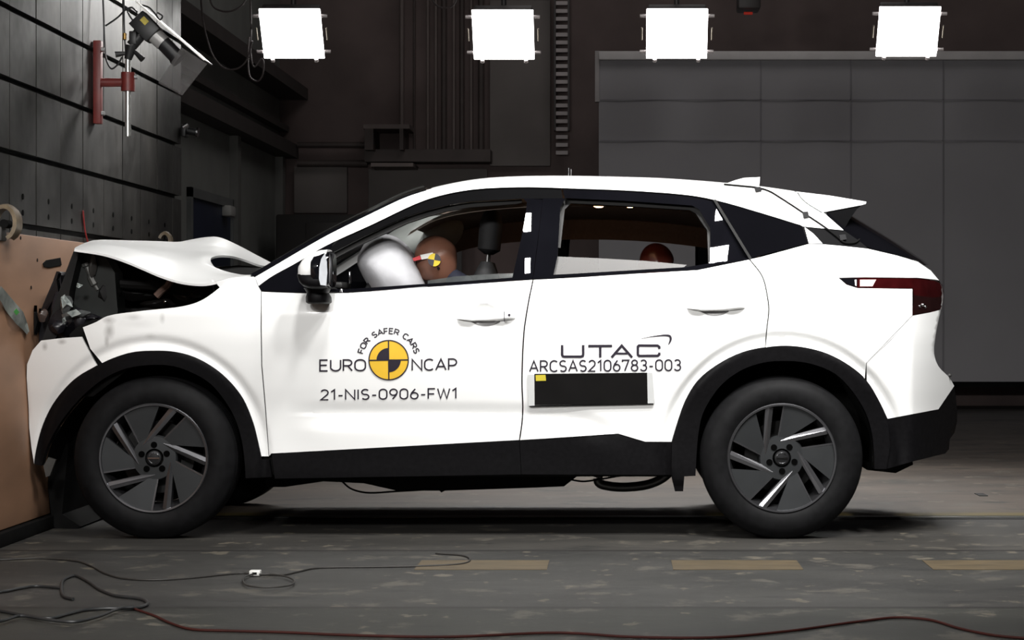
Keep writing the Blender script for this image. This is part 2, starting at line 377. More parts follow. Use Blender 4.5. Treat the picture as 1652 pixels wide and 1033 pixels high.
a, b = P(224, 9, YB), P(334, 103, YB); d = (b-a); n_ = d.normalized()
obox(bm, (a+b)/2+Vector((0.006, 0, 0.006)), n_, ay, n_.cross(ay), d.length, 0.20, 0.006)
obj('shield_plate', bm, mat('pale_metal_sheet', (.55, .53, .5), .35, .5, .08, 6), hc)
PLEX = mat('smoky_plexiglass', (0.07, 0.065, 0.063), 0.15, 0, 0.05, 5, alpha=0.45)
bm = bmesh.new(); prism(bm, [P(x, y, YB-0.1) for x, y in ((292.5, 76), (334, 103), (294, 154), (255, 134))], (0, 0.004, 0)); obj('plexiglass_screen', bm, PLEX, hc, smooth=False)
CAB = mat('dark_cable', (0.016, 0.017, 0.018), 0.5, 0, 0.2, 20)
for pts in ([(199, -30), (200, 20), (201, 60), (203, 84)], [(165, -30), (167, 20), (169, 73), (172, 98), (180, 111), (190, 104), (197, 92)], [(214, 12), (205, 14), (190, 28), (170, 42)], [(222, 20), (212, 12), (206, 16), (212, 30), (222, 40)], [(228, 8), (240, 12), (250, 22), (258, 32), (262, 26), (254, 20)]):
    bm = bmesh.new(); tube(bm, [P(x, y, YB+0.03-0.01*i) for i, (x, y) in enumerate(pts)], 0.0045); obj('cable', bm, CAB, hc)
bm = bmesh.new(); cyl(bm, P(201, 54, YB+.01), P(201, 64, YB+.005), 0.010, n=12); obj('connector', bm, mat('brass', (.4, .25, .08), .35, .9, .1, 10), hc)['label'] = 'brass connector'
sc = root('small_camera', 'small silver tipped camera at the far end of the steel barrier', 'camera', P(300, 210, 3.62))
bm = bmesh.new(); box(bm, P(292, 220, 3.55), P(305, 204, 3.66), bev=0.004); obj('camera_body', bm, BLK, sc)
bm = bmesh.new(); cyl(bm, P(303, 211, 3.6), P(318, 214, 3.6), 0.022); obj('lens', bm, BLK, sc)
bm = bmesh.new(); cyl(bm, P(317, 213.5, 3.6), P(320, 214, 3.6), 0.031, n=20); obj('lens_rim', bm, CHROME, sc)
bm = bmesh.new(); cyl(bm, P(295, 205, 3.55), P(303, 200, 3.55), 0.012); obj('clip', bm, CHROME, sc)

# roller curtain and the far wall's fittings
CUR = mat('grey_curtain_fabric', (0.40, 0.39, 0.41), 0.85, 0, 0.06, 0.9)
YC = 12.6
cu = root('roller_curtain', 'large plain grey curtain with pale top rail hanging before the back wall', 'curtain', P(1300, 640, YC))
bm = bmesh.new(); a = P(966, 90, YC); b = P(2100, 621, YC)
nx = 60; rows = []
for k in range(3):
    z = [b.z, (a.z+b.z)/2, a.z][k]; rows.append([Vector((a.x+(b.x-a.x)*i/nx, YC+0.005*math.sin(i*0.9), z)) for i in range(nx+1)])
bm.free(); obj('fabric', loft(rows, thick=0.01), CUR, cu)
bm = bmesh.new(); a = P(966, 83, YC-.06); b = P(2100, 97, YC-.06); box(bm, (a.x, YC-.1, b.z), (b.x, YC+.05, a.z), bev=.01); obj('top_rail', bm, mat('pale_rail', (.75, .72, .72), .5, 0, .1, 3), cu)['label'] = 'pale rail'
bm = bmesh.new(); a = P(966, 616, YC); b = P(2100, 624, YC); box(bm, (a.x, YC-.03, b.z), (b.x, YC+.03, a.z)); obj('bottom_bar', bm, DARK, cu)
bm = bmesh.new(); a = P(960, 83, YC); b = P(967, 165, YC); box(bm, (a.x, YC-.05, b.z), (b.x, YC+.05, a.z)); obj('guide_rail', bm, mat('pale_rail2', (.45, .42, .42), .5, 0, .1, 3), cu)
bm = bmesh.new()
for x in (1226, 1371, 1520): 
    a = P(x, 97, YC-.022); b = P(x+2, 616, YC-.022); box(bm, (a.x, a.y-.003, b.z), (b.x, a.y+.003, a.z))
for y in (160, 226):
    a = P(968, y, YC-.022); b = P(2100, y+1.5, YC-.022); box(bm, (a.x, a.y-.003, b.z), (b.x, a.y+.003, a.z))
obj('seam', bm, mat('curtain_seam', (.31, .30, .32), .85, 0, .05, 3), cu)
cl = root('cable_ladder', 'vertical cable ladder with pale rungs on the back wall left of the curtain', 'ladder', P(905, 210, 13.3))
bm = bmesh.new()
for x in (894, 916): a = P(x, -160, 13.3); b = P(x+3, 211, 13.3); box(bm, (a.x, 13.25, b.z), (b.x, 13.40, a.z))
obj('rail', bm, mat('dark_ladder_rail', (.10, .09, .09), .6, .1, .1, 5), cl)
for k in range(-4, 17):
    y = 196-12.7*k
    bm = bmesh.new(); a = P(897, y-3, 13.3); b = P(916, y+3, 13.3); box(bm, (a.x, 13.27, b.z), (b.x, 13.33, a.z)); obj('rung', bm, mat('pale_rung', (.62, .56, .56), .5, 0, .1, 5), cl)
PIPE = mat('dark_pipe', (0.10, 0.08, 0.075), 0.6, 0.2, 0.2, 3); PIPE2 = mat('grey_pipe', (0.22, 0.18, 0.17), 0.6, 0.2, 0.15, 3)
for i, (x, wd, m) in enumerate(((648, 8, PIPE2), (668, 4, PIPE), (690, 5, PIPE2), (703, 5, PIPE2), (716, 9, PIPE), (732, 5, PIPE2), (745, 8, PIPE), (760, 5, PIPE2), (776, 10, PIPE))):
    bm = bmesh.new(); r = wd*.0065/2; a = P(x, -200, 13.38); b = P(x, 244, 13.38); cyl(bm, a, b, r, n=14)
    tag(obj('vertical_pipe', bm, m), 'vertical %s pipe on the back wall, %s from the left of the nine' % (('thick' if wd > 7 else 'thin')+(' grey' if m is PIPE2 else ' black'), ('first', 'second', 'third', 'fourth', 'fifth', 'sixth', 'seventh', 'eighth', 'ninth')[i]), 'pipe', 'vertical pipes on the back wall')
bm = bmesh.new(); a = P(590, 242, 13.2); b = P(792, 262, 13.2); box(bm, (a.x, 13.1, b.z), (b.x, 13.49, a.z)); tag(obj('steel_beam', bm, PIPE, smooth=False), 'dark horizontal steel beam below the vertical pipes on the back wall', 'beam')
bm = bmesh.new(); a = P(476, 232, 13.2); b = P(590, 238, 13.2); cyl(bm, (a.x, 13.35, a.z), (b.x, 13.35, a.z), .03); tag(obj('wall_pipe', bm, PIPE), 'upper dark horizontal pipe in the back left corner', 'pipe')
bm = bmesh.new(); a = P(476, 262, 13.2); b = P(590, 262, 13.2); cyl(bm, (a.x, 13.35, a.z), (b.x, 13.35, a.z), .035); tag(obj('wall_pipe', bm, PIPE), 'lower dark horizontal pipe in the back left corner', 'pipe')
wb = root('wall_bracket_shelf', 'dark bracket shelf on the back wall left of the vertical pipes', 'bracket', P(620, 270, 13))
for (x0, y0, x1, y1, m) in ((588, 202, 662, 209, PIPE2), (590, 209, 604, 243, PIPE), (646, 209, 652, 243, PIPE), (600, 264, 668, 270, PIPE2)):
    bm = bmesh.new(); a = P(x0, y0, 13.0); b = P(x1, y1, 13.0); box(bm, (a.x, 12.9, b.z), (b.x, 13.49, a.z)); obj('bar', bm, m, wb, smooth=False)
for (x0, y0, x1, y1, lab) in ((474, 268, 560, 344, 'pale grey wall panel above the black cabinet'), (594, 272, 786, 350, 'wide dull grey wall panel under the steel beam'), (790, 0, 888, 268, 'tall dull grey wall panel between the pipes and the ladder')):
    bm = bmesh.new(); a = P(x0, y0, 13.42); b = P(x1, y1, 13.42); box(bm, (a.x, 13.42, b.z), (b.x, 13.5, a.z), bev=.01)
    tag(obj('wall_panel', bm, mat('wall_panel_grey', (.235, .21, .20), .75, 0, .12, 1.5)), lab, 'panel', 'panels on the back wall')
cb = root('equipment_cabinet', 'low black equipment cabinet by the back wall above the hood', 'cabinet', (P(470, 400, 12.5).x, 12.5, 0))
bm = bmesh.new(); a = P(388, 346, 12.0); b = P(640, 400, 12.0); box(bm, (-3.4, 12.0, 0.02), (b.x, 13.3, a.z), bev=.02); obj('body', bm, mat('black_cabinet', (.03, .027, .026), .6, 0, .1, 3), cb)
bm = bmesh.new()
for x in (-3.1, -2.7, -2.3, -1.9): box(bm, (x, 11.985, .15), (x+.34, 12.0, a.z-.08), bev=.004)
obj('door', bm, mat('black_cabinet2', (.04, .036, .035), .5, 0, .1, 3), cb)
# side wall: blue door, conduit, cornice
def sideP(px, py, X=-3.59):
    d = -X*FPX/(VPX-px); return Vector((X, d-D, CAMZ+(VPY-py)*d/FPX))
dr = bpy.data.objects.new('door_1', None); C.objects.link(dr); struct(dr)
a = sideP(306, 318); b = sideP(371, 340)
bm = bmesh.new(); box(bm, (-3.6, a.y, 0), (-3.585, b.y, a.z), bev=.004); struct(obj('door_leaf', bm, mat('dark_blue_door', (.02, .03, .065), .5, 0, .1, 3), dr))
bm = bmesh.new()
for (lo, hi) in (((-3.6, a.y-.08, 0), (-3.56, a.y, a.z+.08)), ((-3.6, b.y, 0), (-3.56, b.y+.12, a.z+.08)), ((-3.6, a.y-.08, a.z), (-3.56, b.y+.12, a.z+.08))): box(bm, lo, hi)
struct(obj('door_frame', bm, mat('grey_frame', (.19, .20, .20), .6, 0, .1, 3), dr, smooth=False))
bm = bmesh.new(); c = sideP(361, 341); box(bm, (-3.59, c.y-.12, c.z-.05), (-3.5, c.y+.12, c.z+.05), bev=.02); tag(obj('door_lamp', bm, mat('grey_lamp', (.5, .5, .48), .5, 0, .1, 3)), 'small grey lamp housing on the blue door at the left wall', 'lamp')
bm = bmesh.new(); rows = []
p = sideP(292, 158); q_ = sideP(452, 235)
box(bm, (-3.6, 3.8, p.z-.12), (-3.40, 13.49, p.z+.02)); box(bm, (-3.6, 3.8, p.z+.5), (-3.3, 13.49, p.z+.62)); box(bm, (-3.6, 3.8, p.z+.16), (-3.5, 13.49, p.z+.22))
struct(obj('trim_1', bm, mat('dark_trim', (.075, .065, .062), .7, 0, .1, 3), smooth=False))
bm = bmesh.new()
for y in (6.9, 10.6, 13.2): box(bm, (-3.6, y, 0), (-3.52, y+.16, p.z-.12))
struct(obj('column_1', bm, mat('col_trim', (.19, .19, .18), .7, 0, .1, 3), smooth=False))
# gadget near the ceiling
gd = root('signal_box', 'small dark signal box with red lamp below the ceiling above the curtain', 'box', P(1208, 12, 9))
bm = bmesh.new(); a = P(1190, -30, 9); b = P(1226, 16, 9); box(bm, (a.x, 8.9, b.z), (b.x, 9.2, a.z), bev=.015); obj('housing', bm, mat('grey_housing', (.09, .08, .08), .5, 0, .2, 6), gd)
bm = bmesh.new(); cyl(bm, P(1200, 21.5, 8.95), P(1214, 21.5, 8.95), .012); obj('red_lamp', bm, mat('red_signal', (.5, .03, .02), .4, 0, .1, 5, emit=(1, .06, .03), estr=.12), gd)
bm = bmesh.new(); a = P(1208, -20, 9.05); cyl(bm, a, (a.x, a.y, 7.5), .02); obj('hanger', bm, DARK, gd)

# flood lamps over the far side
LIT = mat('lit_flood_panel', (1, 1, 1), .5, 0, 0, 1, emit=(1, .985, .96), estr=9)
HOUS = mat('flood_housing', (.05, .045, .045), .5, .3, .2, 9); STUB = mat('pale_stub', (.55, .5, .5), .4, .3, .1, 9)
YL = 5.0
for i, (cx, cy, lab) in enumerate(((471, 54.5, 'lit white flood panel, leftmost of the four overhead'), (812, 56, 'lit white flood panel between the vertical pipes and the cable ladder'), (1092, 54.5, "lit white flood panel over the curtain's left corner"), (1465, 51, 'lit white flood panel, rightmost of the four overhead'))):
    fl = root('flood_lamp', lab, 'lamp', P(cx, cy, YL), 'flood lamps hung over the far side')
    c = P(cx, cy, YL); ux = Vector((1, 0, 0)); uz = Vector((0, -.22, .30)).normalized(); un = ux.cross(uz); 
    if un.y > 0: un = -un
    hw, hh = .201, .184
    bm = bmesh.new(); obox(bm, c, ux, un, uz, hw*2, .012, hh*2, bev=.004); obj('lit_panel', bm, LIT, fl)
    bm = bmesh.new(); obox(bm, c-un*.05, ux, un, uz, hw*2-.02, .08, hh*2-.02, bev=.012); obj('housing', bm, HOUS, fl)
    for sx in (-1, 1):
        for sz in (-.72, .72):
            bm = bmesh.new(); p = c+ux*sx*(hw+.003)+uz*sz*hh; cyl(bm, p, p+ux*sx*.04, .011); obj('side_stub', bm, STUB, fl)
        bm = bmesh.new(); p = c+ux*sx*(hw+.03); cyl(bm, p-uz*.045, p+uz*.045, .0055); obj('side_handle', bm, mat('handle_metal', (.4, .36, .3), .35, .6, .1, 9), fl)
        bm = bmesh.new(); p = c+ux*sx*(hw*.72)-uz*(hh+.006); cyl(bm, p, p-uz*.018, .014); obj('foot_stud', bm, STUB, fl)
    bm = bmesh.new(); p = c-un*.08; cyl(bm, p, (p.x, p.y, 7.5), .018); obj('hanger_rod', bm, HOUS, fl)
HC = mat('dull_hanging_cable', (.04, .03, .03), .6, 0, .1, 9)
for pts, lab in (([(322, -40), (326, 20), (334, 62), (345, 92), (362, 110), (382, 111), (398, 97), (404, 70), (403, -40)], 'long drooping cable loop left of the leftmost flood panel'), ([(402, 60), (400, 95), (404, 125), (416, 131), (424, 120), (423, 95), (410, 108), (404, 80), (407, 66)], 'small coiled cable loop under the long drooping cable'), ([(336, -40), (342, 8), (358, 18), (376, 17), (394, 4), (404, -40)], 'shallow cable loop at the top frame edge left of lamps'), ([(694, -40), (700, 4), (715, 13), (732, 8), (742, -40)], 'short cable loop at the top frame edge between lamps')):
    bm = bmesh.new(); tube(bm, [P(x, y, 4.9-.02*i) for i, (x, y) in enumerate(pts)], .006, per=8); tag(obj('hanging_cable', bm, HC), lab, 'cable', 'cables hanging under the ceiling')

# floor markings, rail and cables
YTAPE = mat('worn_yellow_floor_paint', (.070, .051, .026), .6, 0, .3, 7, stretch=(1, 3, 1))
for x0, x1, lab in ((668, 882, 'worn yellow floor dash, leftmost of three, below the doors'), (1086, 1296, 'worn yellow floor dash, middle of three, below the rear wheel'), (1506, 1725, 'worn yellow floor dash, rightmost of three, at the right frame edge')):
    a = FP(x0, 905); b = FP(x1, 920); a2 = FP(x0, 920)
    bm = bmesh.new(); box(bm, (a2.x, a2.y, 0.0002), (b.x, a.y, .0022)); tag(obj('floor_dash', bm, YTAPE, smooth=False), lab, 'marking', 'yellow floor dashes')
gr = root('guide_rail', 'flush steel guide rail in the floor running under the car', 'rail', (2, .95, 0))
bm = bmesh.new(); box(bm, (-2.4, .915, .0003), (9, .955, .003)); obj('slot', bm, SLOT, gr, smooth=False)
bm = bmesh.new(); box(bm, (-2.4, .957, .0003), (9, 1.02, .008), bev=.002); obj('rail_strip', bm, mat('rail_steel', (.08, .08, .075), .35, .8, .2, 4), gr)
bm = bmesh.new(); box(bm, (-2.4, 1.07, .0003), (9, 1.24, .002)); tag(obj('yellow_line', bm, mat('dirty_yellow_line', (.075, .056, .014), .6, 0, .35, 3, stretch=(.6, 3, 1)), smooth=False), 'dirty yellow line painted along the steel guide rail', 'marking')
bm = bmesh.new(); a = FP(1572, 797); b = FP(1594, 801); box(bm, (a.x, b.y, .0003), (b.x, a.y, .004)); tag(obj('floor_socket', bm, SLOT, smooth=False), 'small black slot plate in the floor behind the car', 'plate')
def fcable(pts, r, m, lab, name='floor_cable', cat='cable', z=None):
    bm = bmesh.new(); zz = r if z is None else z
    tube(bm, [FP(x, y, zz+.0008) for x, y in pts], r, per=8); return tag(obj(name, bm, m), lab, cat, 'cables lying on the floor')
GC = mat('grey_floor_cable', (.022, .020, .018), .6, 0, .2, 10)
fcable([(-40, 955), (0, 955.5), (30, 950), (58, 946), (98, 949)], .005, CAB, 'short dark cable entering at the left and meeting the looped cable')
fcable([(118, 967), (105, 963.5), (99, 949), (105, 934), (120, 929), (141.6, 938), (163.5, 952.6), (189, 961.7), (218, 965), (234, 969), (235, 977), (214, 982), (174, 982), (138, 984.6), (109, 991), (80, 998), (36, 992.6), (0, 986), (-40, 983)], .0055, CAB, 'dark cable curled in a hook shape on the floor at lower left')
fcable([(-40, 1006), (0, 1002.7), (33, 994), (83.5, 1001), (120, 1003.5), (156, 996), (196, 981.7), (216, 980)], .005, CAB, 'dark cable wavering along the floor at the lowest left corner', z=.012)
fcable([(-40, 903), (0, 903.5), (60, 901), (120, 905), (145, 912.6), (174, 927), (203, 934), (247, 936), (309, 932.6), (363, 927), (392, 925), (410, 927), (436, 928), (454, 928), (479, 923), (508.5, 917), (545, 915.5), (600, 915), (697, 913), (743, 910), (758, 904.7), (747, 896.7), (703, 893)], .0035, GC, 'thin grey cable running across the floor through the white connector')
fcable([(410, 926), (397, 930), (392, 937), (403, 946), (428.6, 948), (461, 946), (475, 939), (461, 930.5), (436, 927), (418, 927)], .0033, GC, 'thin grey cable loop below the white connector', z=.009)
fcable([(214, 981.7), (250.6, 994.4), (276, 1006), (312, 1016), (363, 1018), (454, 1020.5), (550, 1024.7), (717, 1028), (903.5, 1021.4), (1017, 1028), (1150, 1029), (1270, 1018.8), (1384, 1003.4), (1450, 996.7), (1497, 1000), (1550.5, 1014.8), (1604, 1025.4), (1652, 1030), (1720, 1033)], .0042, mat('red_brown_cable', (.035, .008, .006), .7, 0, .2, 10, spec=.15), 'long red brown cable winding along the floor at the bottom edge')
cn = root('cable_connector', 'small white connector on the thin grey floor cable', 'connector', FP(412, 930))
bm = bmesh.new(); c = FP(412, 930); box(bm, c+Vector((-.02, -.018, .003)), c+Vector((.02, .018, .022)), bev=.003); obj('housing', bm, mat('white_connector', (.62, .62, .6), .4, 0, .1, 10), cn)
bm = bmesh.new(); box(bm, c+Vector((-.008, -.020, .008)), c+Vector((.008, -.0185, .016))); obj('contact', bm, DARK, cn, smooth=False)

# ------------------------------------------------------------------ the car
W = 1.84                                       # body width; the far side mirrors the near one about W/2
FC, RC = (247.0, 739.0), (1262.0, 741.0)       # wheel centres in the traced side view
BELT = [(417, 463), (421, 469), (446.5, 471), (493, 472.4), (560, 472), (620, 468), (680, 463), (741, 459), (802, 454.6), (859.5, 450.5), (921.6, 447.5), (1023, 441), (1125, 435), (1176, 424.5), (1226.5, 414.5), (1265, 404), (1305, 393)]
BX = [60, 417, 446, 493, 560, 620, 680, 741, 802, 859, 921, 1023, 1125, 1176, 1226, 1265, 1305, 1327, 1401, 1446, 1481, 1502, 1560]
BY = [470, 470, 471, 472, 472, 468, 463, 459, 454.6, 450.5, 447.5, 441, 435, 424.5, 414.5, 404, 393, 393.5, 401, 411.6, 422, 436, 450]
PZ = [0, .20, .28, .42, .54, .66, .78, .88, .95]
PY = [.15, .12, .098, .082, .064, .036, .0135, .0035, .003]
def hermite(xs, ys):
    n = len(xs); d = [(ys[i+1]-ys[i])/(xs[i+1]-xs[i]) for i in range(n-1)]
    m = [d[0]]+[0 if d[i-1]*d[i] <= 0 else 2*d[i-1]*d[i]/(d[i-1]+d[i]) for i in range(1, n-1)]+[d[-1]]
    def f(x):
        x = min(max(x, xs[0]), xs[-1]); i = 0
        while i < n-2 and x > xs[i+1]: i += 1
        h = xs[i+1]-xs[i]; t = (x-xs[i])/h; t2 = t*t; t3 = t2*t
        return ys[i]*(2*t3-3*t2+1)+h*m[i]*(t3-2*t2+t)+ys[i+1]*(-2*t3+3*t2)+h*m[i+1]*(t3-t2)
    return f
PF = hermite(PZ, PY)
def sst(t): t = min(1, max(0, t)); return t*t*(3-2*t)
def body(px, py):
    z = (872-py)/381; yb = ip(px, BX, BY)
    zb = (872-yb)/381
    if py >= yb: Y = PF(z) if z <= .95 else .003+.053*((z-.95)/(zb-.95))**2
    else:
        t = (yb-py)/381
        Y = .056+t*.40+t*t*.25
    if px < 230: Y += .13*((230-px)/190)**2
    if px > 1330:
        Y += .05*((min(px, 1560)-1330)/140)**2
        if px > 1470: d = (px-1470)/381; Y += d*.75+d*d*5.0
    for (cx, cy), r0, amp in ((RC, 181, 1.0), (FC, 172, .7)):
        if py < cy+40:
            r = math.hypot((px-cx)*1.03, py-cy)-r0
            if r < 28:
                g = .0
                if r > 14: g = .017*sst((28-r)/13)
                else: g = .017-.027*sst((14-r)/14)
                Y += g*amp
    if 455 < px < 1035 and py > 600:
        yf = ip(px, [455, 483, 661, 836, 914, 945, 988, 1035], [668, 669, 669.5, 672, 675, 683, 699, 714])
        d = py-yf; a = sst((px-455)/90)*(1-sst((px-945)/85))
        if d > 0: Y -= a*(.017*sst(d/30)-.006*sst((d-30)/50))
        else: Y += a*.010*sst((d+26)/26)
    for cx, cy, rx, ry, dp in ((782, 507, 22, 17.5, .032), (1154, 495, 24, 13, .014)):
        q = ((px-cx)/rx)**2+((py-cy)/ry)**2
        if q < 1: Y += dp*(1-q)**.9
    return Y
car = root('car', 'white crossover car with crushed nose standing against the barrier on the test track', 'car', (0.1, W/2, 0))

def pip(pts, poly):
    x, y = pts[:, 0], pts[:, 1]; inside = np.zeros(len(pts), bool); n = len(poly); j = n-1; dmin = np.full(len(pts), 1e9)
    for i in range(n):
        (xi, yi), (xj, yj) = poly[i], poly[j]
        c = ((yi > y) != (yj > y)) & (x < (xj-xi)*(y-yi)/((yj-yi) or 1e-12)+xi); inside ^= c
        dx, dy = xj-xi, yj-yi; L2 = dx*dx+dy*dy or 1e-12
        t = np.clip(((x-xi)*dx+(y-yi)*dy)/L2, 0, 1); dmin = np.minimum(dmin, np.hypot(x-xi-t*dx, y-yi-t*dy)); j = i
    return inside, dmin
def dens(poly, step):
    out = []
    for i in range(len(poly)):
        a, b = poly[i], poly[(i+1) % len(poly)]; L = math.hypot(b[0]-a[0], b[1]-a[1]); k = max(1, int(L/step+.5))
        for j in range(k): out.append((a[0]+(b[0]-a[0])*j/k, a[1]+(b[1]-a[1])*j/k))
    return out
def inset(poly, d):
    if not d: return poly
    A = sum(poly[i][0]*poly[(i+1) % len(poly)][1]-poly[(i+1) % len(poly)][0]*poly[i][1] for i in range(len(poly)))
    sg = 1 if A > 0 else -1; out = []; n = len(poly)
    for i in range(n):
        p0, p, p1 = poly[i-1], poly[i], poly[(i+1) % n]
        e0 = (p[0]-p0[0], p[1]-p0[1]); e1 = (p1[0]-p[0], p1[1]-p[1])
        l0 = math.hypot(*e0) or 1e-9; l1 = math.hypot(*e1) or 1e-9
        nx_ = -(e0[1]/l0+e1[1]/l1)*sg; ny_ = (e0[0]/l0+e1[0]/l1)*sg; l = math.hypot(nx_, ny_)
        if l < .5: out.append(p); continue
        out.append((p[0]+nx_/l*d, p[1]+ny_/l*d))
    return out
def panel_bm(poly, off=0.0, step=6, gap=0.7, flange=.02, fn=body, mirror=False):
    poly = dens(inset([tuple(p) for p in poly], gap), step)
    P2 = np.array(poly); lo = P2.min(0); hi = P2.max(0)
    gx, gy = np.meshgrid(np.arange(lo[0]+step*.5, hi[0], step), np.arange(lo[1]+step*.5, hi[1], step*.9))
    gx[1::2] += step*.5; g = np.stack([gx.ravel(), gy.ravel()], 1)
    ins, dm = pip(g, poly); g = g[ins & (dm > step*.45)]
    vin = [Vector(p) for p in poly]+[Vector(p) for p in g]
    vs, es, fs, *_ = delaunay_2d_cdt(vin, [], [list(range(len(poly)))], 1, 1e-4)
    bm = bmesh.new(); vv = []
    for v in vs:
        Y = fn(v.x, v.y)+off; p = P(v.x, v.y, Y)
        if mirror: p.y = W-p.y
        vv.append(bm.verts.new(p))
    for f in fs:
        try: bm.faces.new([vv[i] for i in f])
        except ValueError: pass
    for v in [v for v in bm.verts if not v.link_faces]: bm.verts.remove(v)
    for f in bm.faces:
        f.normal_update()
        if (f.normal.y > 0) != mirror: f.normal_flip()
    if flange:
        ed = [e for e in bm.edges if e.is_boundary]
        r = bmesh.ops.extrude_edge_only(bm, edges=ed); ex = [v for v in r['geom'] if isinstance(v, bmesh.types.BMVert)]
        for v in ex: v.co.y += -flange if mirror else flange
    return bm
def raw(name, bm, m, parent, sharp=38):
    me = bpy.data.meshes.new(name); bm.to_mesh(me); bm.free(); o = link(name, me, m, parent)
    me.set_sharp_from_angle(angle=math.radians(sharp)); return o
FARSIDE = {}
def panel(name, poly, m, parent=None, far=True, **k):
    o = raw(name, panel_bm(poly, **k), m, car if parent is None else parent)
    if far:
        k2 = dict(k); k2['step'] = max(12, k.get('step', 6)*2)
        FARSIDE[name] = raw(name, panel_bm(poly, mirror=True, **k2), m, car)
    return o
def rev(l): return list(l)[::-1]

AF_OUT = c2([(55, 749), (59, 725), (67.5, 692), (82, 659), (102, 631), (125, 609), (158, 590), (184, 578), (214, 569), (244, 566.6), (280, 568), (313, 576.5), (346, 594.6), (372, 617.6), (392, 644), (408, 682), (415.5, 711), (421, 736)], 4)
AF_IN = c2([(67, 752), (76, 721), (95.5, 685), (115, 659), (141.6, 631), (171, 609), (204, 594.6), (244, 589), (280, 591), (313, 603), (339, 619), (362, 645.6), (379, 675), (390, 711), (395, 750), (396, 772)], 4)
AR_OUT = c2([(1084, 714), (1095, 678), (1106.6, 646.6), (1126, 615), (1158, 589), (1197, 569.6), (1235, 561), (1268.4, 558.5), (1300, 561.7), (1335.5, 571.6), (1371, 591), (1398.6, 615), (1418, 646.6), (1432, 676)], 4)
AR_IN = c2([(1122, 768), (1124, 730), (1127, 698), (1133, 670), (1146, 644.6), (1166, 619), (1197, 597), (1233, 585), (1272, 582.6), (1308, 587), (1347, 603), (1375, 631), (1396.7, 666), (1406.5, 698), (1410, 729), (1411, 757)], 4)
def between(curve, p, q):            # slice of a curve by x
    lo, hi = min(p, q), max(p, q); r = [c for c in curve if lo <= c[0] <= hi]
    return r if p < q else r[::-1]
ROOF_LO = c2([(417, 461.5), (437, 447), (474, 426.5), (516, 402), (539, 390), (597.5, 363.6), (655.6, 335.7), (686, 323), (720, 313.3), (758, 306.5), (802, 303), (854, 302), (922, 304), (1023, 308), (1115, 315.5), (1159, 324), (1226, 343), (1291, 363)], 5)
ROOF_HI = c2([(411, 446), (458, 418.5), (480, 405.5), (523, 381), (539.4, 372.5), (597.5, 344), (655.6, 317), (688, 306.7), (720, 299), (750, 293.5), (777.5, 290), (814.6, 287.5), (895, 285.8), (979, 287), (1072, 289.9), (1165, 296.5), (1234, 303), (1284, 310)], 5)
FEND_TOP = c2([(133, 528), (155, 519), (173, 509.5), (230, 501), (296, 493.5), (323, 485), (346, 470), (370, 449)], 4)

# white paint with the scuff smudges of the crash on the fender
def smudge_paint():
    m = WHITE.copy(); m.name = 'scuffed_white_paint'; nt = m.node_tree; b = nt.nodes['Principled BSDF']; L = nt.links.new
    ge = nd(nt, 'ShaderNodeNewGeometry'); no = nd(nt, 'ShaderNodeTexNoise'); no.inputs['Scale'].default_value = 14; no.inputs['Detail'].default_value = 4; L(ge.outputs['Position'], no.inputs['Vector'])
    src = b.inputs['Base Color'].links[0].from_socket
    for (px, py, sx, sy, st) in ((176, 533, 10, 15, .55), (175, 517, 12, 7, .5), (216, 512, 16, 6, .3), (262, 514, 5, 10, .32), (172, 551, 4, 9, .4), (242, 543, 10, 6, .2), (100, 552, 9, 5, .5), (72, 560, 6, 8, .5), (224, 523, 30, 8, .12)):
        c = P(px, py, body(px, py))
        sb = nd(nt, 'ShaderNodeVectorMath', operation='SUBTRACT'); L(ge.outputs['Position'], sb.inputs[0]); sb.inputs[1].default_value = c
        ml = nd(nt, 'ShaderNodeVectorMath', operation='MULTIPLY'); L(sb.outputs[0], ml.inputs[0]); ml.inputs[1].default_value = (381/sx, 0, 381/sy)
        ln = nd(nt, 'ShaderNodeVectorMath', operation='LENGTH'); L(ml.outputs[0], ln.inputs[0])
        ad = nd(nt, 'ShaderNodeMath', operation='ADD'); L(ln.outputs['Value'], ad.inputs[0]); L(no.outputs['Fac'], ad.inputs[1])
        mr = nd(nt, 'ShaderNodeMapRange'); mr.inputs['From Min'].default_value = 1.6; mr.inputs['From Max'].default_value = .6; mr.inputs['To Max'].default_value = st; L(ad.outputs[0], mr.inputs['Value'])
        x = nd(nt, 'ShaderNodeMix', data_type='RGBA'); L(mr.outputs[0], x.inputs[0]); L(src, x.inputs[6]); x.inputs[7].default_value = (.16, .15, .14, 1); src = x.outputs[2]
    L(src, b.inputs['Base Color']); return m
SCUFF = smudge_paint()

# --- white body panels
bump_poly = [(66, 549), (100, 545), (131.5, 543), (156.5, 590)] + rev([p for p in AF_OUT if p[0] <= 157]) + [(50, 722), (43, 660), (42, 620), (43, 588), (52, 565)]
panel('front_bumper', bump_poly, SCUFF, step=5)
fender = panel('front_fender', FEND_TOP + [(380, 446.8), (411, 446), (417, 462), (421.5, 470), (421, 530), (422, 590), (428, 659), (434, 737), (421, 737)] + rev([p for p in AF_OUT if p[0] >= 159]) + [(145, 563)], SCUFF, step=5)
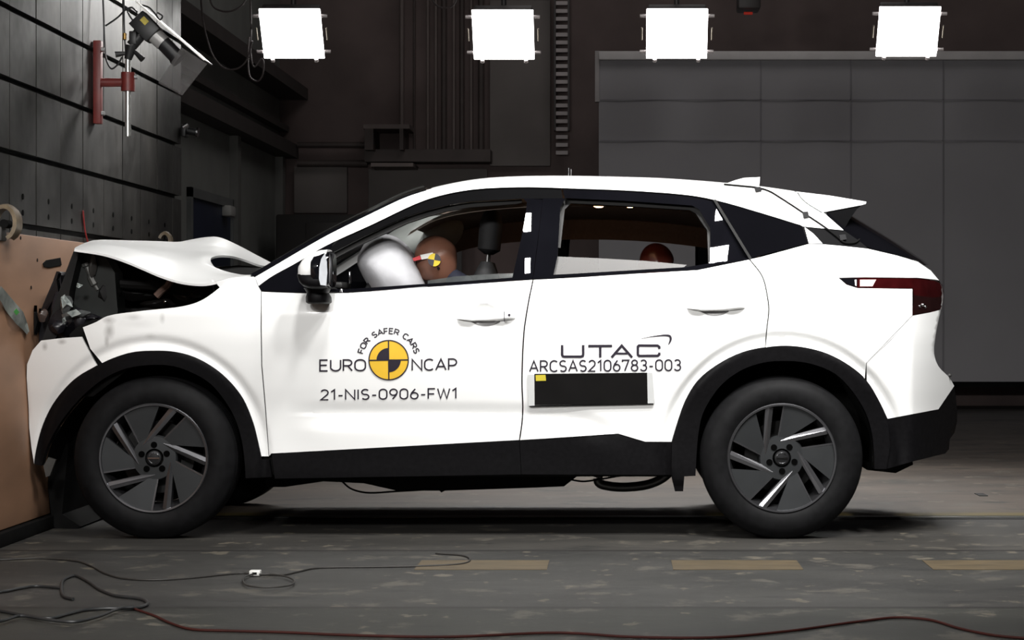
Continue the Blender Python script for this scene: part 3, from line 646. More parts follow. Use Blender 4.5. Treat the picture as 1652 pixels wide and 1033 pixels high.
# front door
belt_f = [p for p in BELT if 421 < p[0] < 859]; belt_r = [p for p in BELT if 860 < p[0] < 1210]
bpost = c2([(860, 451), (857, 466), (854, 480), (848, 515), (845.5, 534), (843, 575), (842, 620), (843.4, 657), (842, 683), (838, 711)], 4)
fdoor = panel('front_door', [(421.5, 470)] + belt_f + bpost + [(438, 733), (434, 737), (428, 659), (422, 590), (421, 530)], WHITE, step=3.6, far=True, gap=1.15)
rear_edge = c2([(1209, 418), (1230, 446), (1238, 477), (1240.5, 500), (1237, 534), (1235, 561)], 5)
rdoor = panel('rear_door', [(860, 451)] + belt_r + rear_edge + between(AR_OUT, 1234, 1085) + [(1084, 714), (1040.6, 714), (997, 701), (879, 709), (838, 711)] + rev(bpost)[1:-1], WHITE, step=3.6, gap=1.15)
quarter = panel('rear_quarter_panel', [(1209, 418), (1226.5, 414.5), (1265, 404), (1305, 393), (1327, 393.5), (1365, 397), (1401, 401), (1446, 411.6), (1481, 422), (1502, 436), (1512, 448), (1516, 453), (1509, 452), (1481, 449), (1394, 448), (1353, 448.5), (1366, 459), (1383.6, 464.5), (1472.5, 466), (1472.5, 509), (1398, 586), (1395, 612)] + rev(between(AR_OUT, 1236, 1396)) + rev(rear_edge), WHITE, step=5)
BR = c2([(1518, 500), (1512.5, 525), (1509, 545), (1507, 570), (1514, 591), (1532, 610), (1539.5, 623)], 4)
rbump = panel('rear_bumper', [(1472.5, 509.5), (1500, 504.5)] + BR + [(1514, 660.6), (1432, 676)] + rev(between(AR_OUT, 1398, 1431)) + [(1398, 586)], WHITE, step=5, gap=.1)
rail = panel('roof_rail', ROOF_HI + [(1290, 315), (1300, 325), (1328, 342.6), (1361, 371.5), (1296, 365.6), (1291, 363)] + rev(ROOF_LO), WHITE, step=4, gap=0.0)
raw('pillar_corner', panel_bm([(1298, 366.6), (1305, 392.6), (1327, 393), (1312, 377)], gap=0, off=-.002), WHITE, car)['label'] = 'white corner behind the black quarter glass'

# --- black cladding
panel('wheel_arch_trim', AF_OUT + [(422, 742), (434, 742), (438, 770), (396, 772)] + rev(AF_IN), CLAD, step=5, off=-.010, flange=.05, gap=0)
panel('wheel_arch_trim', [(1083, 769), (1084, 714)] + AR_OUT[1:] + [(1436, 720), (1430, 757), (1411, 757)] + rev(AR_IN) + [(1104, 769), (1102, 793), (1089, 793)], CLAD, step=5, off=-.010, flange=.05, gap=0)
panel('door_cladding', [(438, 733), (838, 711), (841, 766), (443, 773)], CLAD, fdoor, step=8, off=-.006, gap=.5)
panel('door_cladding', [(838, 711), (879, 709), (997, 701), (1040.6, 714), (1084, 714), (1083, 767), (841, 766)], CLAD, rdoor, step=8, off=-.006, gap=.5)
panel('bumper_skirt', [(1432, 676), (1514, 660.6), (1539.5, 623), (1542, 640), (1544, 662), (1544, 680), (1540, 698), (1532, 709), (1531, 725), (1525, 732), (1472, 745), (1430, 757), (1436, 720)], CLAD, rbump, step=6, gap=0)
bm = bmesh.new(); prism(bm, [P(x, y, .25) for x, y in ((1399, 746), (1472, 742), (1473, 750), (1445, 763.6), (1399, 758.7))], (0, W-.5, 0)); obj('under_tray', bm, DARK, car, smooth=False)

# --- glass-house trim
WF_TOP = [(528, 411), (587, 381), (657, 349), (690, 338.5), (720, 331), (758, 325), (802, 322.5), (842, 320.5)]
sail = [p for p in ROOF_LO if 417 <= p[0] <= 545]
panel('mirror_triangle', [(417, 462)] + sail[1:] + [(528, 410), (522, 440), (520, 470), (493, 472), (446.5, 470.6), (421, 469)], GLOSS, fdoor, step=6, off=.006, gap=0)
panel('window_trim', [p for p in ROOF_LO if 540 <= p[0] <= 853] + [(905, 303), (908, 321), (842, 320.5)] + rev(c2(WF_TOP, 4))[1:] + [(528, 405)], mat('satin_black_frame', (.003, .003, .0034), .6, 0, .1, 10, spec=.02), fdoor, step=5, off=.010, gap=0)
def pillar_f(px, py): return body(px, py)+1.0*((px-846)/381)**2
def pillar_r(px, py): return body(px, py)+1.0*(13/381)**2-.075*max(0, px-859)/381
def trim_r(px, py): return body(px, py)+.085*max(0, px-1128)/381+.25*(max(0, px-1128)/381-.09)**2*(px > 1128)-.25*.09**2*(px > 1128)
def quarter_f(px, py): return body(px, py)+.45*((px-1200)/381)**2*(px < 1290)
panel('pillar_trim', [(842, 319), (850, 326), (848, 347), (844, 370), (828, 442), (826, 452), (859, 450), (861, 440), (876, 320)], GLOSS, fdoor, step=5, off=.010, gap=0, fn=pillar_f)
panel('pillar_trim', [(876, 320), (862, 440), (860, 450), (893, 449), (893, 443), (899.5, 413), (904, 335), (912, 320)], GLOSS, rdoor, step=5, off=.010, gap=0, fn=pillar_r)
panel('window_trim', [p for p in ROOF_LO if 906 <= p[0] <= 1158] + [(1209, 417.5), (1176, 424.5), (1125, 435), (1106, 437), (1106, 431), (1143, 425), (1145.5, 422), (1145.5, 368), (1127, 338), (1116.6, 332), (1003.5, 324), (911, 320)], GLOSS, rdoor, step=5, off=.010, gap=.3, fn=trim_r)
panel('belt_molding', [(520, 470.8), (560, 472), (620, 468), (680, 463), (741, 459), (802, 454.6), (859, 450.5), (859, 446), (826, 448), (741, 454.5), (680, 458.5), (600, 464), (560, 466.5), (520, 466)], GLOSS, fdoor, step=5, off=-.004, gap=0)
panel('belt_molding', [(860, 450.5), (921.6, 447.5), (1023, 441), (1125, 435), (1209, 418), (1200, 416), (1125, 430), (1023, 436), (921.6, 442), (860, 445)], GLOSS, rdoor, step=5, off=-.004, gap=0)
panel('quarter_glass', [(1158, 324.5)] + [p for p in ROOF_LO if 1164 <= p[0] <= 1290] + [(1291, 363), (1295, 366), (1304, 392.5), (1265, 403), (1211, 417)], PRIV, quarter, step=6, off=.006, gap=.4)
panel('pillar_cover', [(1298, 366), (1330, 368), (1361, 371.5), (1385, 388), (1401, 401), (1365, 397), (1327, 393.5), (1305, 393)], mat('satin_black_pillar', (.003, .003, .0035), .6, 0, .1, 10, spec=.05), quarter, step=6, off=.004, gap=0)
bm = panel_bm([(1150, 322), (1155, 322), (1213, 417), (1209, 418.5)], off=-.004, gap=0, step=4, flange=.01); raw('window_seam_strip', bm, mat('grey_seal', (.02, .02, .02), .6, 0, .1, 10, spec=.08), rdoor)
# inner door frames seen through the open windows (grey)
def frame_fn(px, py): return body(px, py)+.055
panel('inner_frame', [(520, 418), (587, 383), (657, 351), (690, 340), (720, 332.5), (758, 327), (802, 324.5), (842, 322), (842, 327), (834, 329), (802, 331.5), (758, 334.5), (720, 341), (690, 349), (657, 360), (587, 392), (520, 428)], TRIMI, fdoor, step=6, fn=frame_fn, gap=0, flange=.06)
panel('inner_frame', [(905, 320), (1003.5, 324), (1116.6, 332), (1128, 338), (1147, 368), (1146, 430), (1143, 430), (1141, 372), (1122, 344), (1112, 339), (1003, 332), (921, 328), (911, 338), (904, 400), (900, 400)], TRIMI, rdoor, step=6, fn=frame_fn, gap=0, flange=.06)
# lowered rear door glass standing a little above the belt
DG = mat('reflection_grey_door_glass', (.075, .072, .07), .4, 0, .12, 6, alpha=.75)  # grey colour stands in for the hall reflected in the glass
bm = panel_bm([(897, 414), (960, 416.5), (1040, 421), (1108, 427.5), (1100, 434), (1023, 441), (921, 446), (892, 448)], off=.03, gap=0, step=8, flange=.004); raw('door_glass', bm, DG, rdoor)
bm = panel_bm([(690, 453), (735, 446), (800, 442), (828, 441), (828, 449), (741, 456), (690, 460)], off=.03, gap=0, step=8, flange=.004); raw('door_glass', bm, mat('dark_door_glass', (.05, .055, .055), .1, 0, .3, 20, alpha=.8), fdoor)

# --- inner black shells that close the body behind the gaps
low = [(421, 474), (560, 478), (680, 470), (859, 457), (1023, 447), (1125, 441), (1226, 422), (1305, 400), (1446, 418), (1500, 440), (1505, 560), (1520, 640), (1432, 670)] + rev(AR_OUT) + [(1084, 760), (440, 766), (424, 740)] + rev([p for p in AF_OUT if p[0] > 330]) + [(330, 500), (370, 460)]
panel('inner_body_shell', low, DARK, step=14, off=.04, gap=0, flange=0)
bm = bmesh.new(); box(bm, P(415, 770, .12), Vector((P(1100, 700, .12).x, W-.12, .40)), bev=.03); obj('floor_pan', bm, DARK, car)
bm = bmesh.new()
prism(bm, [P(x, y, .55) for x, y in ((430, 760), (430, 786), (460, 786), (522, 777), (587, 780), (640, 792), (709, 792), (712, 795), (718, 792), (866, 787), (910, 785), (936, 765), (960, 760))], (0, .75, 0)); obj('under_cover', bm, DARK, car, smooth=False)
bm = bmesh.new(); tube(bm, [P(x, y, .55) for x, y in ((985, 755), (966, 766), (966, 779), (985, 785), (1015, 786), (1045, 782), (1065, 774), (1078, 764), (1085, 752))], .021, n=12); obj('exhaust_pipe', bm, mat('dark_exhaust_steel', (.05, .048, .045), .35, .7, .2, 9), car)
bm = bmesh.new(); tube(bm, [P(x, y, .4) for x, y in ((550, 775), (565, 788), (590, 795), (640, 793), (690, 790))], .004); tube(bm, [P(x, y, .5) for x, y in ((920, 774), (940, 777), (965, 774), (1000, 768), (1040, 763))], .004); obj('loose_wire', bm, DARK, car)

raw('seam_backing', panel_bm([(112, 540), (128, 524), (180, 508), (205, 560), (215, 590), (150, 640), (120, 640)], off=.035, gap=0, step=12, flange=0), DARK, car)
# wheel arch liners
for (cx, cy), cur, x0, x1 in ((FC, AF_IN, 67, 396), (RC, AR_IN, 1122, 1411)):
    for far in (0, 1):
        pts = [p for p in cur]; rows = []
        for yy in (.06, .20, .42): 
            r = []
            for (x, y) in pts:
                b_ = P(x, y, body(x, y)); Y = body(x, y)+yy; r.append(Vector((b_.x, W-Y if far else Y, b_.z)))
            rows.append(r)
        cen = P(cx, cy, 0); rows.append([Vector((cen.x+(p.x-cen.x)*.02, (W-.44) if far else .44, cen.z+(p.z-cen.z)*.02)) for p in rows[-1]])
        obj('arch_liner', loft(rows), DARK, car)

# --- roof, windscreen, tailgate, bumper centre
def rail3(curve, n): return resample([P(x, y, body(x, y)) for x, y in curve], n)
HI = [p for p in ROOF_HI if p[0] >= 690]
rA = rail3(HI, 40); rows = []
for k in range(17):
    t = k/16; yn = t*2-1; r = []
    for p in rA: r.append(Vector((p.x-.03*(1-yn*yn)*max(0, (-.75-p.x)), p.y+(W-2*p.y)*t, p.z+.030*(1-yn**4)-.004*(1-abs(yn)**8))))
    rows.append(r)
obj('roof', loft(rows, thick=.006), WHITE, car)
WSC = [p for p in ROOF_HI if p[0] <= 692]
rA = [p+Vector((.004, 0, .008)) for p in rail3([(411, 445)]+WSC[1:], 24)]; rows = []
for k in range(17):
    t = k/16; yn = t*2-1; c_ = 1-yn*yn
    rows.append([Vector((p.x-.10*c_*(1-.5*i/23)-.012, p.y+(W-2*p.y)*t, p.z+.035*c_*(i/23)+.006)) for i, p in enumerate(rA)])
WGL = mat('dusty_windscreen_glass', (.17, .185, .175), .08, 0, .2, 6, alpha=.5)
obj('windscreen', loft(rows), WGL, car)
for far in (0, 1):
    bm = bmesh.new(); pts = [P(x, y, body(x, y)) for x, y in WSC]
    r1 = [p+Vector((-.016, .0, .010))*(1-i/len(pts))**.7 for i, p in enumerate(pts)]; r2 = [p+Vector((.006, .05, .004)) for p in pts]; r0 = [p+Vector((.0, -.002, -.004)) for p in pts]
    if far: r0, r1, r2 = [[Vector((p.x, W-p.y, p.z)) for p in r] for r in (r0, r1, r2)]
    bm.free(); obj('windscreen_molding', loft([r0, r1, r2]), GLOSS, car)
# spoiler
bm = bmesh.new()
prof = [(1284, 309), (1338, 315.5), (1397.5, 325.5), (1397, 329), (1390, 331), (1328, 342.6), (1300, 325), (1290, 315)]
rows = []
ysp = [.33, .40, .65, W/2, W-.65, W-.40, W-.33]
for yy in ysp:
    e = min(yy-.33, W-.33-yy); lift = .02*sst(e/.4)
    rows.append([P(x, y, .33)+Vector((0, yy-.33, lift)) for x, y in prof+prof[:1]])
bm.free(); bm = loft(rows); bmesh.ops.remove_doubles(bm, verts=bm.verts, dist=1e-5); bmesh.ops.holes_fill(bm, edges=bm.edges, sides=20); obj('rear_spoiler', bm, WHITE, car, sharp=25)
sp_ = [(1329, 343), (1391, 330.5), (1382, 338), (1373, 351), (1369, 357), (1361, 371.5)]
SPS = mat('satin_black_pillar', (.003, .003, .0035), .6, 0, .1, 10, spec=.05)
for yy in (.335, W-.335-.10):
    bm = bmesh.new(); prism(bm, [P(x, y, .335)+Vector((0, yy-.335, 0)) for x, y in sp_], (0, .10, 0)); obj('spoiler_side', bm, SPS, car, smooth=False)
n = 14
g0 = resample([P(x, y, .315) for x, y in ((1330, 344), (1361, 371), (1401, 400.5), (1446, 411), (1481, 421.5), (1490, 428))], n)
g1 = resample([P(x, y, .42) for x, y in ((1352, 338), (1378, 358), (1413, 380), (1452, 401), (1486, 419.5), (1496, 428))], n)
g2 = resample([P(x, y, W/2) for x, y in ((1360, 345), (1372, 351), (1394, 363), (1428, 385), (1478, 417), (1494, 428))], n)
g1m = [Vector((p.x, W-p.y, p.z)) for p in g1]; g0m = [Vector((p.x, W-p.y, p.z)) for p in g0]
cols = []
for j in range(n): cols.append(catmull([g0[j], g1[j], g2[j], g1m[j], g0m[j]], 5))
obj('tailgate_glass', loft(cols), PRIV, car)
edge = c2([(1481, 422), (1502, 436), (1514, 450), (1521, 466), (1521, 488), (1518, 500)], 4)+BR[1:]
rA = resample([P(x, y, body(x, y)) for x, y in edge], 26); rows = []
for k in range(13):
    t = k/12; yn = t*2-1
    rows.append([Vector((p.x+.024*(1-yn**2), p.y+(W-2*p.y)*t, p.z+.01*(1-yn**2))) for p in rA])
obj('tailgate', loft(rows), WHITE, car)
rA = resample([P(x, y, body(x, y)) for x, y in ((1539.5, 623), (1544, 662), (1544, 680), (1540, 698), (1532, 709), (1531, 725), (1525, 732), (1500, 738))], 14); rows = []
for k in range(9):
    t = k/8; yn = t*2-1; rows.append([Vector((p.x+.02*(1-yn**2), p.y+(W-2*p.y)*t, p.z)) for p in rA])
obj('bumper_center', loft(rows), CLAD, car)

# tail lamp
lamp_poly = [(1353, 448.5), (1394, 448), (1481, 449.5), (1509, 453), (1520, 459), (1522.5, 470), (1521.5, 490), (1518, 500), (1498, 504.5), (1472.5, 509), (1474, 483), (1473, 465.5), (1383.6, 464.5), (1366, 459)]
tlp = panel('tail_lamp', lamp_poly, RED, step=5, off=.004, gap=.3, far=True)
raw('lamp_tip', panel_bm([(1354, 449), (1384, 449), (1383, 464), (1366, 458.5)], off=.001, gap=.5, step=5, flange=.004), GLOSS, tlp)['label'] = 'black lamp tip'
raw('reversing_lens', panel_bm([(1387, 451), (1414, 451), (1408, 462.5), (1387, 462.5)], off=0, gap=.4, step=4, flange=.004), mat('pinkish_clear_lens', (.62, .42, .42), .1, 0, .1, 30, coat=.6), tlp)['label'] = 'pale clear lens'
raw('reversing_lens', panel_bm([(1378.5, 451.5), (1382, 451), (1382, 462), (1379.5, 461)], off=0, gap=.3, step=3, flange=.004), mat('white_clear_lens', (.8, .78, .78), .1, 0, .05, 30, coat=.6), tlp)
raw('lamp_base', panel_bm([(1474, 476), (1505, 480), (1521, 478), (1520.5, 492), (1517, 499), (1498, 503.5), (1474, 508)], off=.001, gap=.4, step=5, flange=.004), mat('smoked_lens', (.012, .004, .004), .06, 0, .2, 10, coat=.6), tlp)
bm = bmesh.new()
for (x, y, r) in ((1489, 492, .008), (1484, 494, .006), (1493, 495, .006)): bmesh.ops.create_icosphere(bm, subdivisions=2, radius=r, matrix=Matrix.Translation(P(x, y, body(x, y)-.002)))
obj('bulb_reflector', bm, CHROME, tlp)
bm = bmesh.new(); bmesh.ops.create_icosphere(bm, subdivisions=2, radius=.009, matrix=Matrix.Translation(P(1532, 606, body(1532, 606)-.002))); obj('tow_cap', bm, TRIMI, rbump)

# door handles
def handle(door, pts, cut, x0, x1, y0):
    def top(px): return None
    bm = panel_bm(pts, off=-.022, gap=0, step=3, flange=.02); raw('door_handle', bm, WHITE, door)
    # grip bar as a swollen lens-shaped solid
HND = [(736, 514.6), (752, 511), (780, 509.5), (815, 508), (828, 505), (832, 511), (831, 516.5), (815, 520), (803, 522), (790, 525.5), (775, 525.5), (762, 522), (745, 518.5)]
def handle2(door, xa, xb, yt, yb_, mid, belly, key):
    n = 26; rows = []
    for i in range(n+1):
        u = i/n; x = xa+(xb-xa)*u
        e = (max(0, 4*u*(1-u)))**.5; up = yt(u); lo_ = yb_(u); r = []
        base = body(x, (up+lo_)/2)
        for k in range(9):
            a = PI*k/8; y = (up+lo_)/2-(lo_-up)/2*math.cos(a)
            r.append(P(x, y, base+.004-(.030*min(1, e*1.6))*math.sin(a)**.7))
        rows.append(r)
    o = obj('door_handle', loft(rows), WHITE, door, sharp=60)
    cup = [(mid-26, key-1), (mid-14, key+4.5), (mid, key+7), (mid+14, key+5), (mid+24, key), (mid+10, key-3), (mid-12, key-3)]
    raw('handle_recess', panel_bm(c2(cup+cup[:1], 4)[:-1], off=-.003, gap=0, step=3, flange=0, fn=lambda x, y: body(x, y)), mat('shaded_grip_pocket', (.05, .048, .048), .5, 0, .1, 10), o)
    return o
h1 = handle2(fdoor, 736, 832, lambda u: 514.5-6.5*sst(u*1.1)-1.5*u, lambda u: 515.5+4.0*sst(u*3)*(1-sst((u-.55)/.45))+1.5*sst((u-.6)/.4)*0, 783, 0, 519)
h2 = handle2(rdoor, 1107, 1203, lambda u: 497.0-4.5*sst(u*1.1)-1.5*u, lambda u: 498.5+4.5*sst(u*3)*(1-sst((u-.55)/.45)), 1152, 0, 502)
bm = bmesh.new(); c = P(821.5, 508.5, body(821, 515)-.022); cyl(bm, c+Vector((0, .01, 0)), c+Vector((0, -.005, 0)), .006, n=14); obj('lock_cylinder', bm, INK, h1)
bm = bmesh.new(); c = P(813.5, 511, body(813, 515)-.028); box(bm, c+Vector((-.0012, -.001, -.022)), c+Vector((.0012, .02, .022))); obj('handle_seam', bm, INK, h1, smooth=False)

# door mirror
mir = root('side_mirror', '', '', P(515, 450, -.1)); del mir['label'], mir['category']
mir.parent = car; mir.matrix_parent_inverse = car.matrix_world.inverted(); bpy.context.view_layer.update()
def blob(sections, n=24, per=5, e=.75):         # sections: (center, half-width vector, half-height vector); super-elliptic loft
    rows = []
    for c, hx, hz in sections:
        r = []
        for k in range(n+1):
            a = 2*PI*k/n; ca, sa = math.cos(a), math.sin(a)
            r.append(Vector(c)+Vector(hx)*math.copysign(abs(ca)**e, ca)+Vector(hz)*math.copysign(abs(sa)**e, sa))
        rows.append(r)
    bm = loft(rows); bmesh.ops.remove_doubles(bm, verts=bm.verts, dist=1e-5); bmesh.ops.holes_fill(bm, edges=bm.edges, sides=60); return bm
def msec(x, yt, yb_, hw, Yc=-.12):
    a = P(x, yt, Yc); b = P(x, yb_, Yc); c = (a+b)/2; return (c, Vector((0, hw, 0)), Vector((0, 0, (a.z-b.z)/2)))
bm = blob([msec(484, 436, 450, .05), msec(486, 428, 454, .09), msec(492, 419, 456, .108), msec(500, 412, 456, .115), msec(510, 407, 456, .12), msec(520, 404, 456, .12), msec(532, 403, 456, .12)], e=.55); obj('mirror_cap', bm, WHITE, mir)['label'] = 'white upper cap'
bm = blob([msec(484, 441, 448, .08), msec(488, 441, 457, .105), msec(494, 441, 463, .116), msec(505, 441, 466.5, .125), msec(520, 441, 467, .127), msec(531, 441, 465, .122)], e=.5); obj('mirror_housing', bm, CLAD, mir)
bm = blob([msec(508, 418, 452, .128), msec(512, 411, 461, .131), msec(528, 406, 464.5, .131), msec(536, 406, 464, .126), msec(537, 409, 461, .118)], e=.5); obj('mirror_rim', bm, GLOSS, mir)
bm = bmesh.new(); a = [(515, 432), (518, 418), (524, 409), (527, 422), (528, 440), (526, 461), (517, 460), (514.5, 450)]
prism(bm, [P(x, y, -.257) for x, y in a], (0, .02, 0)); obj('mirror_lens', bm, mat('milky_indicator_lens', (.5, .52, .55), .15, 0, .1, 20, coat=.5), mir)['label'] = 'pale lens strip'
bm = blob([(P(512, 465, -.07), Vector((.055, 0, 0)), Vector((0, .07, 0))), (P(513, 473, -.07), Vector((.045, 0, 0)), Vector((0, .06, 0))), (P(514, 480, -.06), Vector((.052, 0, 0)), Vector((0, .075, 0))), (P(514.5, 488, -.05), Vector((.052, 0, 0)), Vector((0, .08, 0))), (P(514.5, 490.5, -.05), Vector((.042, 0, 0)), Vector((0, .07, 0)))]); obj('mirror_foot', bm, CLAD, mir)
bm = bmesh.new(); box(bm, P(500, 472, -.05), P(528, 462, .07), bev=.008); obj('mirror_arm', bm, GLOSS, mir)

# hood, buckled
NH = 40
hr = [
 (.10, [(120, 402), (169, 410), (203, 421), (232, 433), (260, 445), (289, 454), (311, 457.5), (330, 458), (348, 455), (371, 449)]),
 (.17, [(121, 400), (165, 403.5), (200, 412), (232, 424), (258, 435), (290, 446), (312, 450), (332, 451), (352, 449.5), (404, 444)]),
 (.32, [(126, 397), (162, 395), (200, 400), (228, 407), (252, 414), (285, 425), (312, 431), (335, 436), (354, 440), (388, 443)]),
 (.44, [(130, 395), (162, 392.5), (202, 397), (228, 402), (252, 408), (285, 416), (312, 421), (328, 424), (341, 428.5), (352, 434.5)]),
 (.57, [(134, 393.4), (162, 390.7), (202, 394.5), (228, 398.5), (252, 403), (285, 410), (305, 414), (318, 416), (330, 418.5), (341, 424)]),
 (.72, [(137, 392), (162, 389.4), (204, 392.6), (228, 396), (252, 400), (285, 406), (305, 409.5), (318, 411.5), (330, 413.5), (341, 416.5)]),
 (.90, [(141, 390.8), (163, 388.4), (205, 391), (228, 394), (254, 397.5), (288, 403), (308, 406), (324, 408), (338, 410), (352, 412.5)]),
 (1.10, [(146, 389), (165, 387.5), (206, 389.5), (230, 391.5), (256, 394), (289, 399), (312, 402), (332, 405), (352, 408), (371, 412.8)]),
 (1.35, [(152, 387.6), (170, 387.2), (208, 388.6), (232, 389.4), (258, 391), (290, 394), (310, 395), (332, 397), (358, 402), (392, 418)]),
 (1.55, [(157, 387), (174, 387.2), (210, 388.2), (234, 388.7), (260, 389.4), (290, 390.6), (308, 389), (334, 389), (358, 393), (425, 429)]),
 (1.72, [(164, 390), (180, 391), (212, 391), (236, 391), (262, 391), (289, 390.5), (308, 386.6), (334, 382.6), (354, 383), (437, 423.5)]),
]
rows = []
for Y, pts in hr:
    rows.append(resample(catmull([P(x, y, Y) for x, y in pts], 8), NH))
cols = []
for j in range(NH): cols.append(catmull([r[j] for r in rows], 4))
obj('hood', loft(cols, thick=.010), WHITE, car, sharp=50)
bm = loft([resample([P(x, y, Y) for x, y in pts], 12) for Y, pts in ((.22, [(320, 446), (362, 449), (404, 449)]), (.5, [(322, 440), (365, 444), (408, 446)]), (.9, [(325, 436), (370, 436), (415, 440)]), (1.6, [(330, 432), (385, 428), (430, 432)]))])
obj('cowl_panel', bm, DARK, car)
bm = panel_bm([(348, 456), (371, 449.5), (360, 461), (356, 466)], off=.02, gap=0, step=4); raw('hood_hinge', bm, mat('hinge_white', (.6, .6, .6), .4, 0, .1, 9), car)
bm = bmesh.new(); prism(bm, [P(x, y, .13) for x, y in ((340, 452.5), (343, 452), (362, 462), (360, 464))], (0, .02, 0)); obj('hood_stay', bm, mat('stay_white', (.75, .75, .75), .4, 0, .1, 9), car)

# engine bay wreck
rng = random.Random(3)
def lump(c, r, m, name, sq=(1, 1, 1), rough=.35, parent=None, seed=0, lab=None):
    rg = random.Random(seed); bm = bmesh.new(); bmesh.ops.create_icosphere(bm, subdivisions=3, radius=1)
    dirs = [(Vector((rg.gauss(0, 1), rg.gauss(0, 1), rg.gauss(0, 1))).normalized(), rg.uniform(.45, .8)) for _ in range(16)]
    for v in bm.verts:
        k = 1.0
        for d, h in dirs:
            t = v.co.normalized().dot(d)
            if t > 0: k = min(k, h/max(t, 1e-3))
        v.co = v.co*k
        v.co = Vector((v.co.x*r*sq[0], v.co.y*r*sq[1], v.co.z*r*sq[2]))+Vector(c)
    o = obj(name, bm, m, car if parent is None else parent, sharp=20)
    if lab: o['label'] = lab
    return o
ENG = mat('engine_bay_black', (.006, .0055, .0055), .55, 0, .4, 14, spec=.2); ENG2 = mat('engine_grey_metal', (.09, .085, .08), .45, .5, .35, 14)
bay = c2([(120, 402), (169, 411), (203, 422), (260, 446), (311, 459), (350, 457), (356, 466), (330, 486), (230, 505), (173, 514), (133, 534), (100, 548), (62, 548), (84, 500), (100, 455)], 2)
bm = panel_bm(bay, fn=lambda x, y: .62, gap=0, step=12, flange=0); raw('engine_bay_wall', bm, ENG, car)
bm = bmesh.new(); prism(bm, [P(x, y, .2) for x, y in ((120, 403), (128, 405), (112, 470), (106, 520), (88, 548), (68, 548), (84, 505), (98, 462))], (0, 1.45, 0)); obj('radiator_support', bm, ENG, car, smooth=False)
bm = bmesh.new(); prism(bm, [P(x, y, .3) for x, y in ((128, 408), (168, 412), (185, 440), (190, 505), (120, 540), (112, 470))], (0, .15, 0)); obj('shock_tower', bm, mat('dark_green_black', (.010, .012, .011), .5, 0, .3, 12, spec=.25), car, smooth=False)
bm = bmesh.new(); tube(bm, [P(x, y, .40) for x, y in ((140, 432), (180, 455), (250, 462), (320, 472), (345, 468))], .022); obj('inner_fender_rail', bm, ENG, car)
for i, (x, y, Y, r, sq, m, nm) in enumerate(((300, 470, .45, .07, (1.2, 1, .7), ENG2, 'engine_cover'), (215, 470, .5, .10, (1.6, 1, .7), ENG, 'battery_box'), (150, 425, .28, .05, (.5, .5, 1.3), ENG2, 'bracket'), (255, 490, .35, .06, (2, 1, .5), ENG, 'hose'), (325, 474, .3, .05, (1.3, .8, .6), ENG, 'fluid_reservoir'), (170, 480, .35, .11, (.8, .6, 1), ENG, 'air_box'))):
    lump(P(x, y, Y), r, m, nm, sq, seed=i+3)
bm = bmesh.new(); bmesh.ops.create_icosphere(bm, subdivisions=2, radius=.009, matrix=Matrix.Translation(P(267, 487, .28))); obj('bolt_head', bm, CHROME, car)
bm = bmesh.new(); tube(bm, [P(x, y, .34) for x, y in ((252, 478), (262, 468), (270, 462), (275, 454))], .016); obj('hose', bm, mat('dusty_brown_hose', (.16, .10, .08), .5, 0, .3, 20), car)
bm = bmesh.new(); tube(bm, [P(x, y, .30) for x, y in ((138, 425), (143, 438), (150, 455), (158, 468))], [.02, .012, .018, .01]); obj('bent_bracket', bm, mat('torn_grey_bracket', (.10, .10, .095), .4, .4, .4, 30), car)
# crushed headlamp and grille
hl = root('headlamp', '', '', P(110, 510, .2)); del hl['label'], hl['category']; hl.parent = car; hl.matrix_parent_inverse = car.matrix_world.inverted(); bpy.context.view_layer.update()
SMK = mat('broken_clear_plastic', (.07, .074, .074), .2, 0, .6, 22, coat=.3); SMK2 = mat('dark_lamp_bezel', (.007, .0065, .009), .3, 0, .3, 16, spec=.35)
for i, (x, y, Y, r, sq, m, nm) in enumerate(((106, 492, .17, .045, (.9, .6, 1.5), SMK, 'lens_shard'), (120, 508, .16, .05, (1.6, .5, .5), SMK, 'lens_shard'), (102, 520, .2, .10, (.9, .5, 1), SMK2, 'lamp_housing'), (128, 520, .18, .055, (.8, .5, 1.2), SMK2, 'lamp_housing'), (92, 500, .25, .09, (.6, .6, 1.2), SMK2, 'lamp_housing'), (94, 530, .16, .05, (1, .5, .8), SMK2, 'lamp_housing'), (145, 512, .2, .05, (1.6, .5, .5), SMK2, 'lamp_housing'), (68, 510, .2, .035, (.9, .6, 1), mat('brownish_shard', (.035, .022, .018), .3, 0, .4, 20), 'lamp_socket'))):
    lump(P(x, y, Y), r, m, nm, sq, seed=i+40, parent=hl)
for i, tri in enumerate((((98, 480), (104, 476), (107, 492), (101, 498)), ((104, 478), (113, 488), (117, 496), (106, 490)), ((108, 505), (122, 500), (130, 507), (116, 512)), ((100, 515), (104, 512), (106, 519), (101, 522)), ((124, 458), (133, 461), (127, 465), (123, 463)))):
    bm = bmesh.new(); prism(bm, [P(x, y, .11+.02*(k % 2)) for k, (x, y) in enumerate(tri)], (0, .008, .003)); obj('lens_shard', bm, mat('bright_lens_shard', (.30, .33, .32), .1, 0, .5, 30, coat=.7), hl, smooth=False)
gl = root('front_grille', '', '', P(70, 510, .5)); del gl['label'], gl['category']; gl.parent = car; gl.matrix_parent_inverse = car.matrix_world.inverted(); bpy.context.view_layer.update()
bm = bmesh.new(); prism(bm, [P(x, y, .35) for x, y in ((98, 444), (92, 438), (82, 462), (70, 490), (62, 512), (54, 498), (50, 520), (44, 545), (48, 575), (66, 549), (90, 545), (100, 500))], (0, 1.1, 0)); obj('grille_mesh', bm, SMK2, gl, smooth=False)
